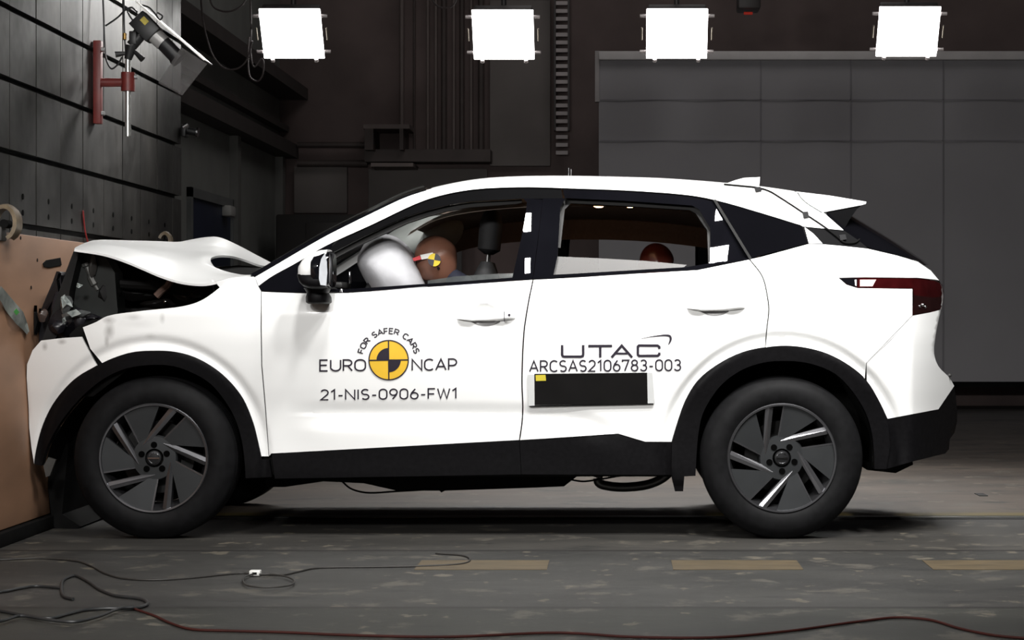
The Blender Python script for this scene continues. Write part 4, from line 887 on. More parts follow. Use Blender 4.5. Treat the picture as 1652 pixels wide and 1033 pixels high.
for i, pts in enumerate((((91, 452), (80, 470), (66, 500), (62, 512), (76, 500), (94, 470)), ((45, 493), (52, 503), (60, 520), (46, 540), (40, 520)), ((94, 441), (91, 438), (86, 452), (90, 456)))):
    bm = bmesh.new(); prism(bm, [P(x, y, .24+.03*i) for x, y in pts], (0, .05, 0)); obj('grille_shard', bm, GLOSS if i != 1 else DARK, gl, smooth=False)
bm = bmesh.new(); prism(bm, [P(x, y, .10) for x, y in ((98, 543), (106, 544), (114, 552), (103, 547))], (0, .01, 0)); obj('plastic_splinter', bm, DARK, gl, smooth=False)
bm = bmesh.new(); prism(bm, [P(x, y, body(70, 720)+.02) for x, y in ((70, 752), (78, 738), (90, 742), (80, 768), (74, 770))], (0, .02, 0)); obj('liner_tatter', bm, mat('greyish_tatter', (.03, .028, .025), .6, 0, .3, 20), car, smooth=False)
bm = bmesh.new(); prism(bm, [P(x, y, .50) for x, y in ((78, 735), (90, 690), (110, 720), (100, 830), (130, 850), (112, 862), (85, 850), (72, 790))], (0, .84, 0)); obj('lower_grille', bm, DARK, car, smooth=False)

# roof fittings
bm = bmesh.new()
pf = [(1173, 296), (1186, 291), (1200, 287.2), (1226, 286), (1224, 302), (1180, 300)]
ap = [P(x, y, W/2) for x, y in pf]
a1 = [p+Vector((0, -.03 if i in (0, 4, 5) else -.008, 0)) for i, p in enumerate(ap)]; a2 = [p+Vector((0, .03 if i in (0, 4, 5) else .008, 0)) for i, p in enumerate(ap)]
v1 = [bm.verts.new(p) for p in a1]; v2 = [bm.verts.new(p) for p in a2]; bm.faces.new(v1); bm.faces.new(v2[::-1])
for i in range(6): bm.faces.new((v1[i], v2[i], v2[(i+1) % 6], v1[(i+1) % 6]))
obj('roof_antenna', bm, WHITE, car, smooth=False)
for x in (917.5, 921.5):
    bm = bmesh.new(); a = P(x, 271+(x > 920)*2, .92); cyl(bm, (a.x, a.y, P(x, 292, .92).z), a, .0035, n=10); obj('roof_pin', bm, CHROME, car)
wire = c2([(1168, 297.5), (1195, 300), (1222, 303), (1240, 308), (1262, 321), (1300, 346), (1330, 366), (1352, 383), (1362, 391), (1380, 391), (1387, 386)], 5)
bm = bmesh.new(); tube(bm, [P(x, y, body(x, y)-.004) for x, y in wire], .0035, smoothpath=False); sw = obj('sensor_wire', bm, DARK, car)
for x, y, a_, b_ in ((1223, 305.5, 6, 3), (1300, 346.5, 5.5, 4.5), (1360, 383, 6, 4)):
    bm = panel_bm([(x-a_, y-b_), (x+a_-2, y-b_-1), (x+a_, y+b_-1), (x-a_+2, y+b_+1)], off=-.009, gap=0, step=3, flange=.004); raw('tape_patch', bm, mat('grey_black_tape', (.006, .006, .007), .5, 0, .2, 20, spec=.1), sw)
bm = bmesh.new(); tube(bm, [P(x, y, body(x, y)-.0015) for x, y in c2([(1287, 311), (1292, 319), (1302, 328), (1326, 343)], 4)], .0018, n=6); obj('spoiler_seam', bm, mat('grey_seal', (.016, .016, .016)), car)
bm = bmesh.new(); tube(bm, [P(x, y, body(x, y)-.0005) for x, y in ((1472, 510), (1440, 545), (1398, 586))], .0012, n=6); obj('bumper_seam', bm, mat('soft_grey_seam', (.3, .3, .3), .5, 0, .1, 10), car)

# --- wheels
def wheel(c, phase, far=False):
    wr = root('wheel', '', '', c); del wr['label'], wr['category']; wr.parent = car; wr.matrix_parent_inverse = car.matrix_world.inverted(); bpy.context.view_layer.update()
    sg = -1 if far else 1
    def Yp(h): return sg*h
    R = .347; RR = .232
    bm = bmesh.new(); tw = .215
    prof = [(RR-.004, .012), (RR+.006, .004), (RR+.030, -.004), (RR+.070, -.003), (R-.028, .010), (R-.010, .022), (R-.002, .036)]
    for k in range(4):
        g = .055+k*.035; prof += [(R, g-.006), (R-.008, g), (R-.008, g+.006), (R, g+.012)]
    prof += [(R-.002, tw-.034), (R-.010, tw-.02), (R-.03, tw-.008), (RR+.03, tw), (RR, tw-.01), (RR-.006, .12)]
    lathe(bm, [(r, Yp(h)) for r, h in prof], c, n=96, closed=True); obj('tyre', bm, RUBBER, wr, sharp=50)
    bm = bmesh.new(); lathe(bm, [(RR-.004, Yp(.012)), (RR+.002, Yp(.004)), (RR-.002, Yp(.0)), (RR-.009, Yp(.001)), (RR-.012, Yp(.014)), (RR-.03, Yp(.06)), (RR-.032, Yp(.19))], c, n=96); obj('rim_barrel', bm, RIMS, wr)
    bm = bmesh.new(); lathe(bm, [(.155, Yp(.10)), (.155, Yp(.122)), (.05, Yp(.122)), (.05, Yp(.10))], c, n=48, closed=True); lathe(bm, [(.09, Yp(.04)), (.10, Yp(.10)), (.02, Yp(.10))], c, n=32); obj('brake_disc', bm, mat('dark_brake_disc', (.03, .03, .03), .4, .8, .2, 12), wr)
    bm = bmesh.new(); lathe(bm, [(RR-.034, Yp(.17)), (.05, Yp(.17))], c, n=48); obj('inner_cover', bm, DARK, wr)
    def q(r, a, h): return Vector((c[0]+r*math.cos(a), c[1]+Yp(h), c[2]+r*math.sin(a)))
    ry = RR-.009
    for k in range(5):
        am = math.radians(phase+72*k)
        # flat petal: wide at the rim, running to a point by the hub
        bm = bmesh.new(); poly = [(.078, am+math.radians(34)), (.070, am+math.radians(18)), (.10, am+math.radians(2))]
        n_ = 8; arc = [(ry, am+math.radians(-19+40*i/n_)) for i in range(n_+1)]
        poly = poly + arc + [(.12, am+math.radians(27))]
        fr = [bm.verts.new(q(r, a, .010+.020*(1-r/ry))) for r, a in poly]; bk = [bm.verts.new(q(r, a, .036+.02*(1-r/ry))) for r, a in poly]
        bm.faces.new(fr); bm.faces.new(bk[::-1]); N = len(fr)
        for i in range(N): bm.faces.new((fr[i], bk[i], bk[(i+1) % N], fr[(i+1) % N]))
        obj('petal', bm, RIMG, wr, sharp=25)
        bm = bmesh.new()      # bright machined edge along the petal
        e0, e1 = q(.075, am+math.radians(36), .024), q(ry, am+math.radians(21), .0085); d = (e1-e0).normalized(); sd = d.cross(Vector((0, 1, 0))).normalized()
        prism(bm, [e0+sd*.0035, e1+sd*.0035, e1-sd*.0035, e0-sd*.0035], (0, Yp(.012), 0)); obj('petal_edge', bm, RIMS, wr, smooth=False)
        # slim spoke passing beside the hub
        ao = am+math.radians(37); ai = ao+math.radians(62)
        o_ = q(ry, ao, .012); i_ = q(.072, ai, .026); d = (o_-i_).normalized(); sd = d.cross(Vector((0, 1, 0))).normalized(); f = Vector((0, Yp(1), 0))
        bm = bmesh.new(); wo, wi = .0165, .012
        v = [bm.verts.new(p) for p in (i_+sd*wi, i_-sd*wi, o_-sd*wo, o_+sd*wo, i_+sd*wi*1.3+f*.035, i_-sd*wi*1.3+f*.035, o_-sd*wo*1.1+f*.035, o_+sd*wo*1.1+f*.035, i_-f*.006, o_-f*.006)]
        for fc in ((0, 8, 9, 3), (8, 1, 2, 9), (0, 3, 7, 4), (1, 5, 6, 2), (0, 4, 5, 1, 8), (3, 9, 2, 6, 7), (4, 7, 6, 5)): bm.faces.new([v[t] for t in fc])
        obj('spoke', bm, RIMS, wr, smooth=False)
        bm = bmesh.new(); al = am+math.radians(60); p = q(.056, al, .018); cyl(bm, p-f*.0005, p+f*.02, .0135, n=16); obj('lug_hole', bm, mat('deep_black', (.0012, .0012, .0012), .9, 0, .1, 10, spec=.02), wr)
    bm = bmesh.new(); lathe(bm, [(.098, Yp(.034)), (.092, Yp(.022)), (.04, Yp(.02)), (.038, Yp(.05))], c, n=40); obj('hub', bm, RIMG, wr)
    bm = bmesh.new(); lathe(bm, [(.033, Yp(.022)), (.030, Yp(.012)), (.02, Yp(.010)), (.0005, Yp(.0095))], c, n=32); hcp = obj('hub_cap', bm, RIMD, wr)
    if not far:
        bm = bmesh.new(); rows = lathe(bm, [(.021, -.0+.0095), (.0225, .0075), (.024, .0095)], c, n=32, closed=True); box(bm, (c[0]-.025, c[1]+.007, c[2]-.003), (c[0]+.025, c[1]+.0105, c[2]+.003)); obj('badge', bm, CHROME, hcp)
FCW = P(*FC, .02); RCW = P(*RC, .02); FCW.z = RCW.z = .3455
PH_F, PH_R = 31, 67
wheel(Vector((FCW.x, .022, .3455)), PH_F); wheel(Vector((RCW.x, .022, .3455)), PH_R)
wheel(Vector((FCW.x, W-.022, .3455)), 11, True); wheel(Vector((RCW.x, W-.022, .3455)), 40, True)

# --- lettering on the doors (own stroke glyphs)
def arc(cx, cy, rx, ry, a0, a1, n=10): return [(cx+rx*math.cos(math.radians(a0+(a1-a0)*i/n)), cy+ry*math.sin(math.radians(a0+(a1-a0)*i/n))) for i in range(n+1)]
def rr_(w_, r=.28, h=1.0): return arc(w_-r, h-r, r, r, 0, 90, 6)+arc(r, h-r, r, r, 90, 180, 6)+arc(r, r, r, r, 180, 270, 6)+arc(w_-r, r, r, r, 270, 360, 6)
G = {
 'E': (.56, [[(.54, 1), (0, 1), (0, 0), (.54, 0)], [(0, .52), (.48, .52)]]), 'F': (.52, [[(.52, 1), (0, 1), (0, 0)], [(0, .48), (.46, .48)]]),
 'U': (.70, [[(0, 1), (0, .3)]+arc(.35, .33, .35, .33, 180, 360, 12)+[(.70, 1)]]), 'R': (.62, [[(0, 0), (0, 1), (.32, 1)]+arc(.32, .73, .27, .27, 90, -90, 8)+[(0, .46)], [(.30, .46), (.62, 0)]]),
 'O': (.74, [rr_(.74, .34)+['c']]), 'N': (.70, [[(0, 0), (0, 1), (.70, 0), (.70, 1)]]), 'C': (.64, [arc(.36, .66, .34, .34, 40, 180, 10)+arc(.36, .34, .34, .34, 180, 322, 10)]),
 'A': (.74, [[(0, 0), (.37, 1), (.74, 0)], [(.13, .32), (.61, .32)]]), 'P': (.58, [[(0, 0), (0, 1), (.30, 1)]+arc(.30, .70, .28, .30, 90, -90, 8)+[(0, .40)]]),
 'S': (.58, [arc(.29, .74, .27, .26, 35, 180, 8)+arc(.27, .74, .25, .24, 195, 255, 3)+arc(.31, .26, .25, .24, 75, 15, 3)+arc(.29, .26, .27, .26, 0, -145, 8)]),
 '2': (.58, [arc(.29, .72, .27, .28, 160, 0, 9)+[(.52, .55), (.0, 0), (.58, 0)]]), '1': (.34, [[(.0, .78), (.26, 1), (.26, 0)]]), '-': (.36, [[(.02, .40), (.34, .40)]]),
 'I': (.10, [[(.05, 0), (.05, 1)]]), '0': (.60, [arc(.30, .70, .29, .30, 0, 180, 10)+arc(.30, .30, .29, .30, 180, 360, 10)+['c']]),
 '6': (.58, [arc(.29, .31, .28, .31, 0, 360, 18)+['c'], [(.025, .40), (.10, .62), (.36, 1.0)]]), '9': (.58, [arc(.29, .69, .28, .31, 0, 360, 18)+['c'], [(.555, .60), (.48, .38), (.22, 0)]]),
 'W': (.92, [[(0, 1), (.22, 0), (.46, .95), (.70, 0), (.92, 1)]]), 'T': (.6, [[(0, 1), (.6, 1)], [(.3, 1), (.3, 0)]]), '7': (.56, [[(0, .84), (0, 1), (.56, 1), (.20, 0)]]),
 '8': (.58, [arc(.29, .77, .24, .23, 0, 360, 16)+['c'], arc(.29, .27, .28, .27, 0, 360, 16)+['c']]),
 '3': (.56, [arc(.27, .75, .25, .25, 150, -70, 10)+[(.22, .53)], [(.22, .53)]+arc(.27, .27, .28, .27, 75, -155, 11)]), ' ': (.34, []),
}
def ribbon(bm, pts, wd, closed, off=.0022, w2=None):
    n = len(pts); L, Rr = [], []
    for i, p in enumerate(pts):
        a = pts[i-1] if (i > 0 or closed) else p; b = pts[(i+1) % n] if (i < n-1 or closed) else p
        d0 = (p[0]-a[0], p[1]-a[1]); d1 = (b[0]-p[0], b[1]-p[1]); l0 = math.hypot(*d0); l1 = math.hypot(*d1)
        if l0 < 1e-6: d0, l0 = d1, l1
        if l1 < 1e-6: d1, l1 = d0, l0
        n0 = (-d0[1]/l0, d0[0]/l0); n1 = (-d1[1]/l1, d1[0]/l1); m = (n0[0]+n1[0], n0[1]+n1[1]); ml = math.hypot(*m)
        if ml < .3: m = n0; k = 1
        else: m = (m[0]/ml, m[1]/ml); k = min(2.2, 1/max(.3, m[0]*n0[0]+m[1]*n0[1]))
        h = (wd if w2 is None else w2[i])/2*k
        for lst, s in ((L, 1), (Rr, -1)):
            x, y = p[0]+m[0]*h*s, p[1]+m[1]*h*s; lst.append(bm.verts.new(P(x, y, body(x, y)-off)))
    for i in range(n if closed else n-1):
        j = (i+1) % n
        try: bm.faces.new((L[i], L[j], Rr[j], Rr[i]))
        except ValueError: pass
def dedupe(pts):
    o = [pts[0]]
    for p in pts[1:]:
        if math.hypot(p[0]-o[-1][0], p[1]-o[-1][1]) > .05: o.append(p)
    return o
def text(name, s, x0, x1, yl, yr, h, wd, parent, gap=.20, m=INK, label=None):
    tot = sum(G[c][0] for c in s)+gap*(len(s)-1); sx = (x1-x0)/tot; bm = bmesh.new(); u = 0
    hh = h-wd
    for c in s:
        w_, strokes = G[c]
        for st in strokes:
            cl = st[-1] == 'c'; pts = st[:-1] if cl else st
            q = []
            for (gx, gy) in pts:
                x = x0+(u+gx)*sx; yb = yl+(yr-yl)*(x-x0)/(x1-x0); q.append((x, yb-wd/2-gy*hh))
            q = dedupe(q)
            if cl and math.hypot(q[0][0]-q[-1][0], q[0][1]-q[-1][1]) < .05: q = q[:-1]
            ribbon(bm, q, wd, cl)
        u += w_+gap
    o = raw(name, bm, m, parent)
    if label: o['label'] = label
    return o
def arctext(name, s, cx, cy, r, h, wd, a0, a1, parent, gap=.22):
    tot = sum(G[c][0] for c in s)+gap*(len(s)-1); bm = bmesh.new(); u = 0; hh = h-wd
    for c in s:
        w_, strokes = G[c]; am = a0+(a1-a0)*(u+w_/2)/tot; k = abs(a1-a0)*PI/180*(r+h/2)/tot
        th = math.radians(am)
        for st in strokes:
            cl = st[-1] == 'c'; pts = st[:-1] if cl else st; q = []
            for gx, gy in pts:
                tx = (gx-w_/2)*k; rad = r+wd/2+gy*hh
                q.append((cx+rad*math.cos(th)+tx*math.sin(th), cy-rad*math.sin(th)+tx*math.cos(th)))
            q = dedupe(q)
            if cl and math.hypot(q[0][0]-q[-1][0], q[0][1]-q[-1][1]) < .05: q = q[:-1]
            ribbon(bm, q, wd, cl)
        u += w_+gap
    return raw(name, bm, INK, parent)
text('door_lettering', 'EURO', 516.2, 589.5, 600, 599.4, 20, 2.5, fdoor, .20, label='word to the left of the round emblem')
text('door_lettering', 'NCAP', 665, 736.5, 599, 598, 20, 2.5, fdoor, .20, label='word to the right of the round emblem')
text('door_lettering', '21-NIS-0906-FW1', 517.5, 737, 646.5, 644, 18.2, 2.3, fdoor, .21, label='test number below the round emblem')
ECX, ECY, ER = 627, 581.2, 32.4
arctext('door_lettering', 'FOR SAFER CARS', ECX, ECY, 41.8, 10.4, 2.0, 165.5, 14.5, fdoor)['label'] = 'words arched over the round emblem'
em = raw('round_emblem', panel_bm(arc(ECX, ECY, ER, ER, 0, 354, 59), off=-.0015, gap=0, step=3, flange=0), YEL, fdoor); em['label'] = 'yellow and black round emblem'
raw('emblem_quadrant', panel_bm([(ECX, ECY)]+arc(ECX, ECY, 19.6, 19.6, 180, 270, 14), off=-.0026, gap=0, step=3, flange=0), INK, em)
raw('emblem_quadrant', panel_bm([(ECX, ECY)]+arc(ECX, ECY, 19.6, 19.6, 0, 90, 14), off=-.0026, gap=0, step=3, flange=0), INK, em)
bm = bmesh.new(); ribbon(bm, arc(ECX, ECY, ER-.6, ER-.6, 0, 354, 59), 1.9, True, .003); ribbon(bm, [(ECX-ER+ER*k/8, ECY+.4-.05*k) for k in range(17)], 2.0, False, .003); ribbon(bm, [(ECX-.3+.04*k, ECY-ER+ER*k/8) for k in range(17)], 2.0, False, .003); raw('emblem_ring', bm, INK, em)
bm = bmesh.new(); SWD = 4.0
ribbon(bm, [(906.8, 557)]+[(906.8, 573)]+[(908, 575), (910, 575.6)]+[(937, 575.6), (940.2, 574.6), (940.8, 572)]+[(940.8, 557)], SWD, False)
ribbon(bm, [(949, 558.6), (987.5, 558.4)], SWD, False); ribbon(bm, [(968.3, 558.6), (968.3, 577)], SWD, False)
ribbon(bm, [(986.5, 577), (1003, 557.8), (1019.8, 577)], SWD, False); ribbon(bm, [(993, 570.6), (1012, 570.6)], 3.2, False)
ribbon(bm, [(1063.6, 563), (1063.6, 560), (1061, 557.8), (1031, 557.6), (1029, 559.5), (1029, 572.5), (1031, 574.4), (1061, 574.2), (1063.6, 572), (1063.6, 569)], SWD, False)
raw('logo_lettering', bm, INK, rdoor)['label'] = 'wide dark letters on the rear door'
bm = bmesh.new(); sw_ = c2([(1035, 546.5), (1050, 543.6), (1064, 541.8), (1074, 541.2), (1080.5, 542.6), (1082, 546), (1081, 551), (1078.2, 556)], 4)
ribbon(bm, sw_, 2, False, w2=[.6+3.2*math.sin(PI*min(1, (i/(len(sw_)-1))**1.6))**.9 for i in range(len(sw_))]); raw('logo_swoosh', bm, INK, rdoor)
text('door_lettering', 'ARCSAS2106783-003', 854.5, 1098, 601, 599, 19.5, 2.3, rdoor, .22, label='serial number on the rear door')
plate = root('scale_panel', '', '', P(955, 628, body(955, 628)-.01)); del plate['label'], plate['category']; plate.parent = rdoor; plate.matrix_parent_inverse = rdoor.matrix_world.inverted(); bpy.context.view_layer.update()
def flat(name, poly, m, off, th, lab=None):
    Y0 = body(955, 640)-off
    bm = bmesh.new(); prism(bm, [P(x, y, body(955, y)-off) for x, y in poly], (0, th, 0)); o = obj(name, bm, m, plate, smooth=False)
    if lab: o['label'] = lab
flat('black_face', [(862, 603.5), (1044, 601.5), (1045, 651.5), (862.5, 653.5)], mat('matt_black_panel', (.0062, .0058, .0058), .6, 0, .15, 10, spec=.1), .010, .006)
flat('end_strip', [(851, 605), (862, 604.5), (862.5, 655), (853, 655.5)], mat('pale_end_strip', (.55, .56, .56), .5, 0, .05, 10), .010, .008, 'pale grey strip')
flat('end_strip', [(1044, 601.5), (1052, 601.5), (1055, 651), (1045, 651.5)], mat('pale_end_strip', (.55, .56, .56)), .010, .008, 'pale grey strip')
flat('bottom_lip', [(853, 655), (1054, 651), (1054, 652.8), (855, 657)], DARK, .010, .009)
flat('yellow_sticker', [(864, 605.5), (880, 605), (881, 614.5), (864.5, 615)], mat('mustard_sticker', (.52, .43, .035), .5, 0, .06, 10), .0115, .001, 'yellow sticker')

# --- interior
bm = bmesh.new()
HLs = [Vector((x, 0, z-.025)) for x, z in ((-.93, 1.37), (-.80, 1.44), (-.55, 1.485), (-.1, 1.50), (.30, 1.475), (.55, 1.43), (.70, 1.36))]
rows = []
for k in range(9):
    t = k/8; yn = 2*t-1; rows.append([Vector((p.x, .30+(W-.6)*t, p.z-.045*abs(yn)**3)) for p in catmull(HLs, 5)])
bm.free(); obj('headliner', loft(rows), LINER, car)
for far in (0, 1):
    rows = []
    for dz, dy in ((0, .30), (-.05, .275), (-.075, .262), (-.10, .262)):
        rows.append([Vector((p.x, W-dy if far else dy, p.z-.045+dz*(1 if -.9 < p.x < .5 else .6))) for p in catmull(HLs, 5)])
    if far: obj('cant_rail_trim', loft(rows, thick=.01), LINER, car)
    for px0, px1 in ((1022, 1075), (700, 750)):
        if far:
            bm = bmesh.new(); y0 = W-.28; a = P(px0, 340, y0); b = P(px1, 342, y0); a.y = b.y = y0; tube(bm, [a+Vector((0, .02, 0)), a+Vector((.01, -.025, -.008)), b+Vector((-.01, -.025, -.008)), b+Vector((0, .02, 0))], .009); obj('grab_handle', bm, LINER, car)
for px in (966, 1017):
    bm = bmesh.new(); c = P(px, 333.5, .92); bmesh.ops.create_uvsphere(bm, u_segments=20, v_segments=12, radius=1, matrix=Matrix.Translation(c+Vector((0, 0, .012)))@Matrix.Diagonal((.030, .030, .018, 1))); obj('reading_lamp', bm, mat('lit_reading_lamp', (.8, .5, .3), .3, 0, 0, 5, emit=(1, .55, .28), estr=14), car)
# seats
def seat(x, y, name='front_seat', tilt=.32, bl=1.0, wdt=.25):
    s = root(name, '', '', (x, y, .42)); del s['label'], s['category']; s.parent = car; s.matrix_parent_inverse = car.matrix_world.inverted(); bpy.context.view_layer.update()
    c = Vector((x, y, .42)); d = Vector((math.sin(tilt), 0, math.cos(tilt))); f = Vector((-math.cos(tilt), 0, math.sin(tilt)))
    bm = blob([(c+Vector((-.42, 0, .10)), Vector((0, wdt, 0)), Vector((0, 0, .05))), (c+Vector((-.38, 0, .10)), Vector((0, wdt, 0)), Vector((0, 0, .085))), (c+Vector((0, 0, .06)), Vector((0, wdt, 0)), Vector((0, 0, .08))), (c+Vector((.08, 0, .06)), Vector((0, wdt*.9, 0)), Vector((0, 0, .06)))]); obj('cushion', bm, SEAT, s)
    b0 = c+Vector((.08, 0, .08))
    bm = blob([(b0, Vector((0, wdt*.9, 0)), f*.06), (b0+d*.06, Vector((0, wdt, 0)), f*.09), (b0+d*.35*bl, Vector((0, wdt, 0)), f*.075), (b0+d*.52*bl, Vector((0, wdt*.82, 0)), f*.055), (b0+d*.57*bl, Vector((0, wdt*.6, 0)), f*.03)]); obj('backrest', bm, SEAT, s)
    h0 = b0+d*.60*bl
    bm = blob([(h0, Vector((0, .08, 0)), f*.02), (h0+d*.02, Vector((0, .125, 0)), f*.05), (h0+d*.14, Vector((0, .13, 0)), f*.052), (h0+d*.19, Vector((0, .10, 0)), f*.035), (h0+d*.2, Vector((0, .06, 0)), f*.02)]); obj('headrest', bm, SEAT, s)
    for q in (-.05, .05):
        bm = bmesh.new(); cyl(bm, b0+d*.5*bl+Vector((0, q, 0)), h0+d*.05+Vector((0, q, 0)), .007); obj('headrest_post', bm, STEEL, s)
seat(-.62, W-.56, tilt=.20); seat(-.74, .62, tilt=.09, bl=1.22)
bm = blob([(Vector((.16, W/2, .50)), Vector((0, .62, 0)), Vector((0, 0, .08))), (Vector((.62, W/2, .48)), Vector((0, .62, 0)), Vector((0, 0, .09)))]); rs = obj('rear_bench', bm, SEAT, car)
bm = blob([(Vector((.60, W/2, .52)), Vector((0, .62, 0)), Vector((.08, 0, 0))), (Vector((.80, W/2, .98)), Vector((0, .60, 0)), Vector((.06, 0, 0))), (Vector((.82, W/2, 1.02)), Vector((0, .55, 0)), Vector((.03, 0, 0)))]); obj('rear_backrest', bm, SEAT, car)
# dashboard and steering wheel
bm = bmesh.new(); dp = [(-1.46, .90), (-1.50, 1.045), (-1.38, 1.075), (-1.24, 1.075), (-1.18, 1.05), (-1.16, 1.0), (-1.22, .93), (-1.22, .7), (-1.4, .6)]
prism(bm, [Vector((x, .14, z)) for x, z in dp], (0, W-.28, 0)); obj('dashboard', bm, mat('dark_dashboard', (.012, .012, .012), .6, 0, .2, 20), car, sharp=30)
bm = bmesh.new(); box(bm, (-1.30, .20, 1.07), (-1.2, .48, 1.098), bev=.01); obj('dash_vent', bm, TRIMI, car)
bm = bmesh.new(); a = P(564, 447, .35); box(bm, a+Vector((-.004, 0, -.03)), a+Vector((.004, .03, .025)), bev=.002); obj('vent_strip', bm, CHROME, car)
st = root('steering_wheel', '', '', (-1.13, .56, 1.0)); del st['label'], st['category']; st.parent = car; st.matrix_parent_inverse = car.matrix_world.inverted(); bpy.context.view_layer.update()
sc_ = Vector((-1.13, .56, 1.02)); sx_ = Vector((0, 1, 0)); sy_ = Vector((.40, 0, .92)).normalized()
bm = bmesh.new(); tube(bm, [sc_+sx_*.185*math.cos(2*PI*k/24)+sy_*.185*math.sin(2*PI*k/24) for k in range(24)], .017, n=10, per=2, closed=True); obj('rim', bm, SEAT, st)
bm = bmesh.new(); cyl(bm, sc_, sc_+Vector((-.20, 0, -.09)), .04); tube(bm, [sc_+sx_*.18, sc_, sc_-sx_*.18], .016); obj('spoke', bm, SEAT, st)
# driver airbag: cushion between wheel and face
bm = bmesh.new(); bmesh.ops.create_uvsphere(bm, u_segments=48, v_segments=28, radius=1)
AC = P(637, 437, .55)
for v in bm.verts:
    x, y, z = v.co; e = lambda t, p: math.copysign(abs(t)**p, t)
    X = e(x, .82)*.125; Z = e(z, .85)*.165; Yy = e(y, .8)*.27
    X += .085*(-z)*(1 if z < .2 else .6)*(.6 if x < 0 else 1.15)-.012; 
    X -= .02*math.exp(-((z-.2)/.3)**2)*(x < 0)
    pin = .006*math.sin(6*math.atan2(y, z))*(1-abs(x))
    v.co = AC+Vector((X+pin, Yy, Z+pin))
obj('driver_airbag', bm, BAG, car)
bm = bmesh.new(); bmesh.ops.create_uvsphere(bm, u_segments=32, v_segments=20, radius=1)
PC = Vector((-1.0, W-.5, 1.29))
for v in bm.verts: v.co = PC+Vector((v.co.x*.24, v.co.y*.30, v.co.z*.12+.09*v.co.x))
obj('passenger_airbag', bm, mat('greyish_airbag', (.34, .36, .345), .85, 0, .05, 25), car)

# --- crash test dummies
def skin(name, joints, bones, m, parent):
    me = bpy.data.meshes.new(name); me.from_pydata([j[0] for j in joints], bones, [])
    o = bpy.data.objects.new(name, me); C.objects.link(o)
    md = o.modifiers.new('s', 'SKIN'); md.use_smooth_shade = True; sub = o.modifiers.new('d', 'SUBSURF'); sub.levels = 2; sub.render_levels = 2
    for i, j in enumerate(joints): me.skin_vertices[0].data[i].radius = (j[1], j[2] if len(j) > 2 else j[1])
    me.skin_vertices[0].data[0].use_root = True
    bpy.context.view_layer.update(); dg = bpy.context.evaluated_depsgraph_get(); me2 = bpy.data.meshes.new_from_object(o.evaluated_get(dg))
    bpy.data.objects.remove(o); me2.name = name; me2.materials.clear(); return link(name, me2, m, parent)
def dhead(name, c, R, m, parent, k=1.0):      # local -X is the face, +Z the crown
    bm = bmesh.new(); bmesh.ops.create_uvsphere(bm, u_segments=40, v_segments=28, radius=1)
    for v in bm.verts:
        x, y, z = v.co; X, Y, Z = x*.098, y*.077, z*.112
        if z < -.1:
            Y *= 1-.35*min(1, -z-.1); X = X*(1-.25*min(1, -z-.1))-.018*min(1, -z)
        if x < 0:
            X -= .020*math.exp(-((y/.22)**2+((z+.12)/.24)**2))          # nose
            X += .010*math.exp(-(((abs(y)-.36)/.18)**2+((z-.02)/.12)**2))   # eye sockets
            X += .006*math.exp(-((y/.4)**2+((z+.48)/.07)**2))          # mouth
            X -= .008*math.exp(-((y/.5)**2+((z-.16)/.10)**2))          # brow
        Y += math.copysign(.010, y)*math.exp(-(((x-.05)/.16)**2+((z+.02)/.22)**2))*(abs(y) > .5)   # ears
        v.co = Vector(c)+R @ (Vector((X, Y, Z))*k)
    return obj(name, bm, m, parent, sharp=80)
def dummy(label, hip, chest, neck, headc, R, knee, foot, hands, suit, skinm, side, k=1.0):
    d = root('crash_test_dummy', label, 'dummy', hip)
    H = Vector(hip); S = Vector(chest); N = Vector(neck); J = [(H, .12, .10), ((H+S)/2, .13, .11), (S, .15, .11), (N, .05, .05), (N.lerp(Vector(headc), .5), .045, .045)]
    B = [(0, 1), (1, 2), (2, 3), (3, 4)]
    for i, s in enumerate((-1, 1)):
        n = len(J); hd = Vector(hands[i]); sh = S+Vector((0, s*.18, .05)); el = (sh+hd)/2+Vector((.03, s*.06, -.12))
        J += [(sh, .062), (el, .045), (hd.lerp(el, .25), .036), (hd, .032)]; B += [(2, n), (n, n+1), (n+1, n+2), (n+2, n+3)]
        n = len(J); kn = Vector(knee)+Vector((0, s*.11, 0)); ft = Vector(foot)+Vector((0, s*.10, 0))
        J += [(H+Vector((-.06, s*.10, -.01)), .09), (kn, .065), (ft+Vector((.02, 0, .08)), .042), (ft+Vector((-.12, 0, .0)), .036)]; B += [(0, n), (n, n+1), (n+1, n+2), (n+2, n+3)]
    skin('body', J, B, suit, d)
    hd = dhead('head', headc, R, skinm, d, k)
    for i, s in enumerate((-1, 1)):
        h0 = Vector(hands[i]); a = Vector((-.9, 0, .35)).normalized(); jj = [(h0, .026, .018), (h0+a*.05, .036, .016), (h0+a*.085, .038, .015)]; bb = [(0, 1), (1, 2)]
        for f in range(4):
            n = len(jj); b0 = h0+a*.088+Vector((0, (f-1.5)*.019, 0)); L = (.075, .085, .08, .06)[f]
            jj += [(b0+a*L*.45+Vector((0, 0, -.006)), .0085), (b0+a*L*.75+Vector((0, 0, -.022)), .008), (b0+a*L*.85+Vector((0, 0, -.045)), .007)]; bb += [(2, n), (n, n+1), (n+1, n+2)]
        n = len(jj); jj += [(h0+a*.05+Vector((0, -s*.045, -.005)), .010), (h0+a*.085+Vector((0, -s*.06, -.018)), .009)]; bb += [(1, n), (n, n+1)]
        skin('hand', jj, bb, skinm, d)
    return d, hd
Rp = Matrix.Rotation(math.radians(-38), 3, 'Y')
HC1 = P(706, 419, .53)
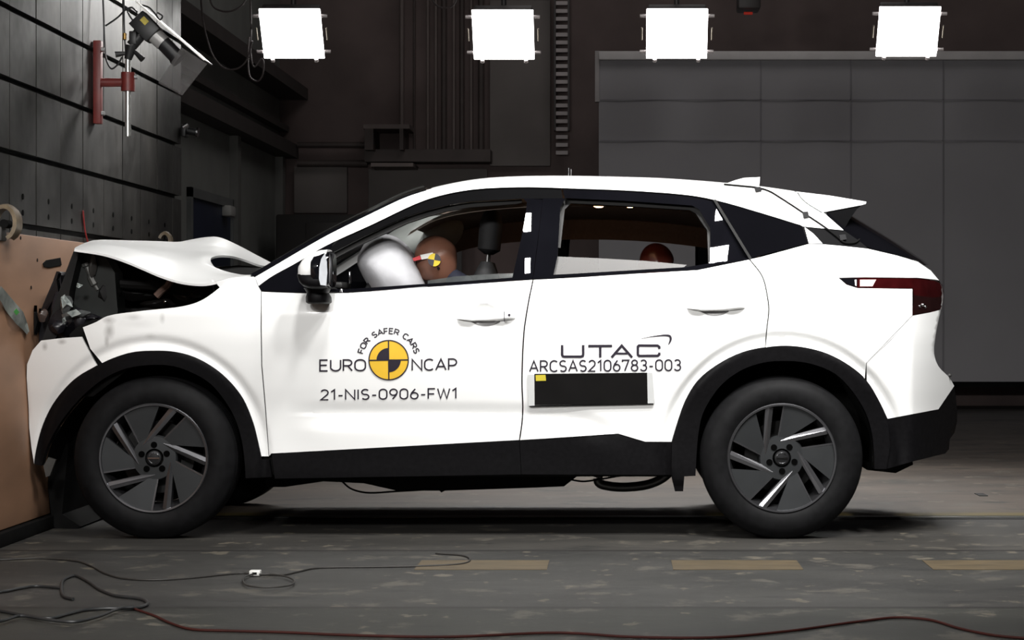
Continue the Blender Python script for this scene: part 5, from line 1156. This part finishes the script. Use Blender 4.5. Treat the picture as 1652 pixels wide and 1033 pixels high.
d1, hd1 = dummy('brown headed crash test dummy in the driver seat, face in the white airbag', (-.42, .53, .60), (-.62, .53, .98), (-.73, .53, 1.10), HC1, Rp, (-.95, .53, .66), (-1.34, .53, .36), ((-1.00, .36, .98), (-1.00, .70, .98)), SUIT, SKIN, 0)
def headdecal(pts, off, name, m, lab=None):
    bm = bmesh.new(); prism(bm, [P(x, y, .53-off) for x, y in pts], (0, .004, 0)); o = obj(name, bm, m, hd1, smooth=False)
    if lab: o['label'] = lab
    return o
WT = mat('white_tape', (.75, .74, .7), .5, 0, .05, 10); RT = mat('red_tape', (.6, .02, .03), .5, 0, .05, 10)
headdecal([(678, 411.5), (698, 407.5), (702, 415), (680, 419)], .083, 'tape_strip', WT, 'white tape'); headdecal([(665, 417), (677, 412.5), (680, 418.5), (668, 421.5)], .084, 'tape_strip', RT, 'red tape')
tx, ty = 700.5, 419.5
headdecal(arc(tx, ty, 10.4, 10.4, 0, 350, 35), .087, 'target_sticker', mat('bright_yellow', (.8, .58, .02), .5, 0, .03, 10), 'round yellow and black target')
for a0 in (-80, 100): headdecal([(tx, ty)]+arc(tx, ty, 10.4, 10.4, a0, a0+90, 12), .0885, 'target_quarter', INK)
bm = bmesh.new(); c = P(707, 433, .53-.079); cyl(bm, c, c+Vector((0, .02, 0)), .006, n=14); obj('ear_pivot', bm, DARK, hd1)
R2 = Matrix.Rotation(math.radians(-15), 3, 'Y')
dummy('reddish brown headed crash test dummy slumped on the far rear seat', (.42, W-.52, .62), (.30, W-.52, .95), (.24, W-.52, 1.08), P(1060, 424, W-.52), R2, (-.02, W-.52, .66), (-.20, W-.52, .36), ((.0, W-.68, .72), (.0, W-.36, .72)), SUIT, SKIN2, 1, .86)

# the crushed nose is flat against the board: nothing of the car passes its face
for o in car.children_recursive:
    if o.type == 'MESH' and not o.name.startswith(('petal', 'spoke', 'tyre')):
        mi = o.matrix_world.inverted(); mw = o.matrix_world.copy()
        for v in o.data.vertices:
            p = mw @ v.co
            if p.x < XF+.005: p.x = XF+.005; v.co = mi @ p
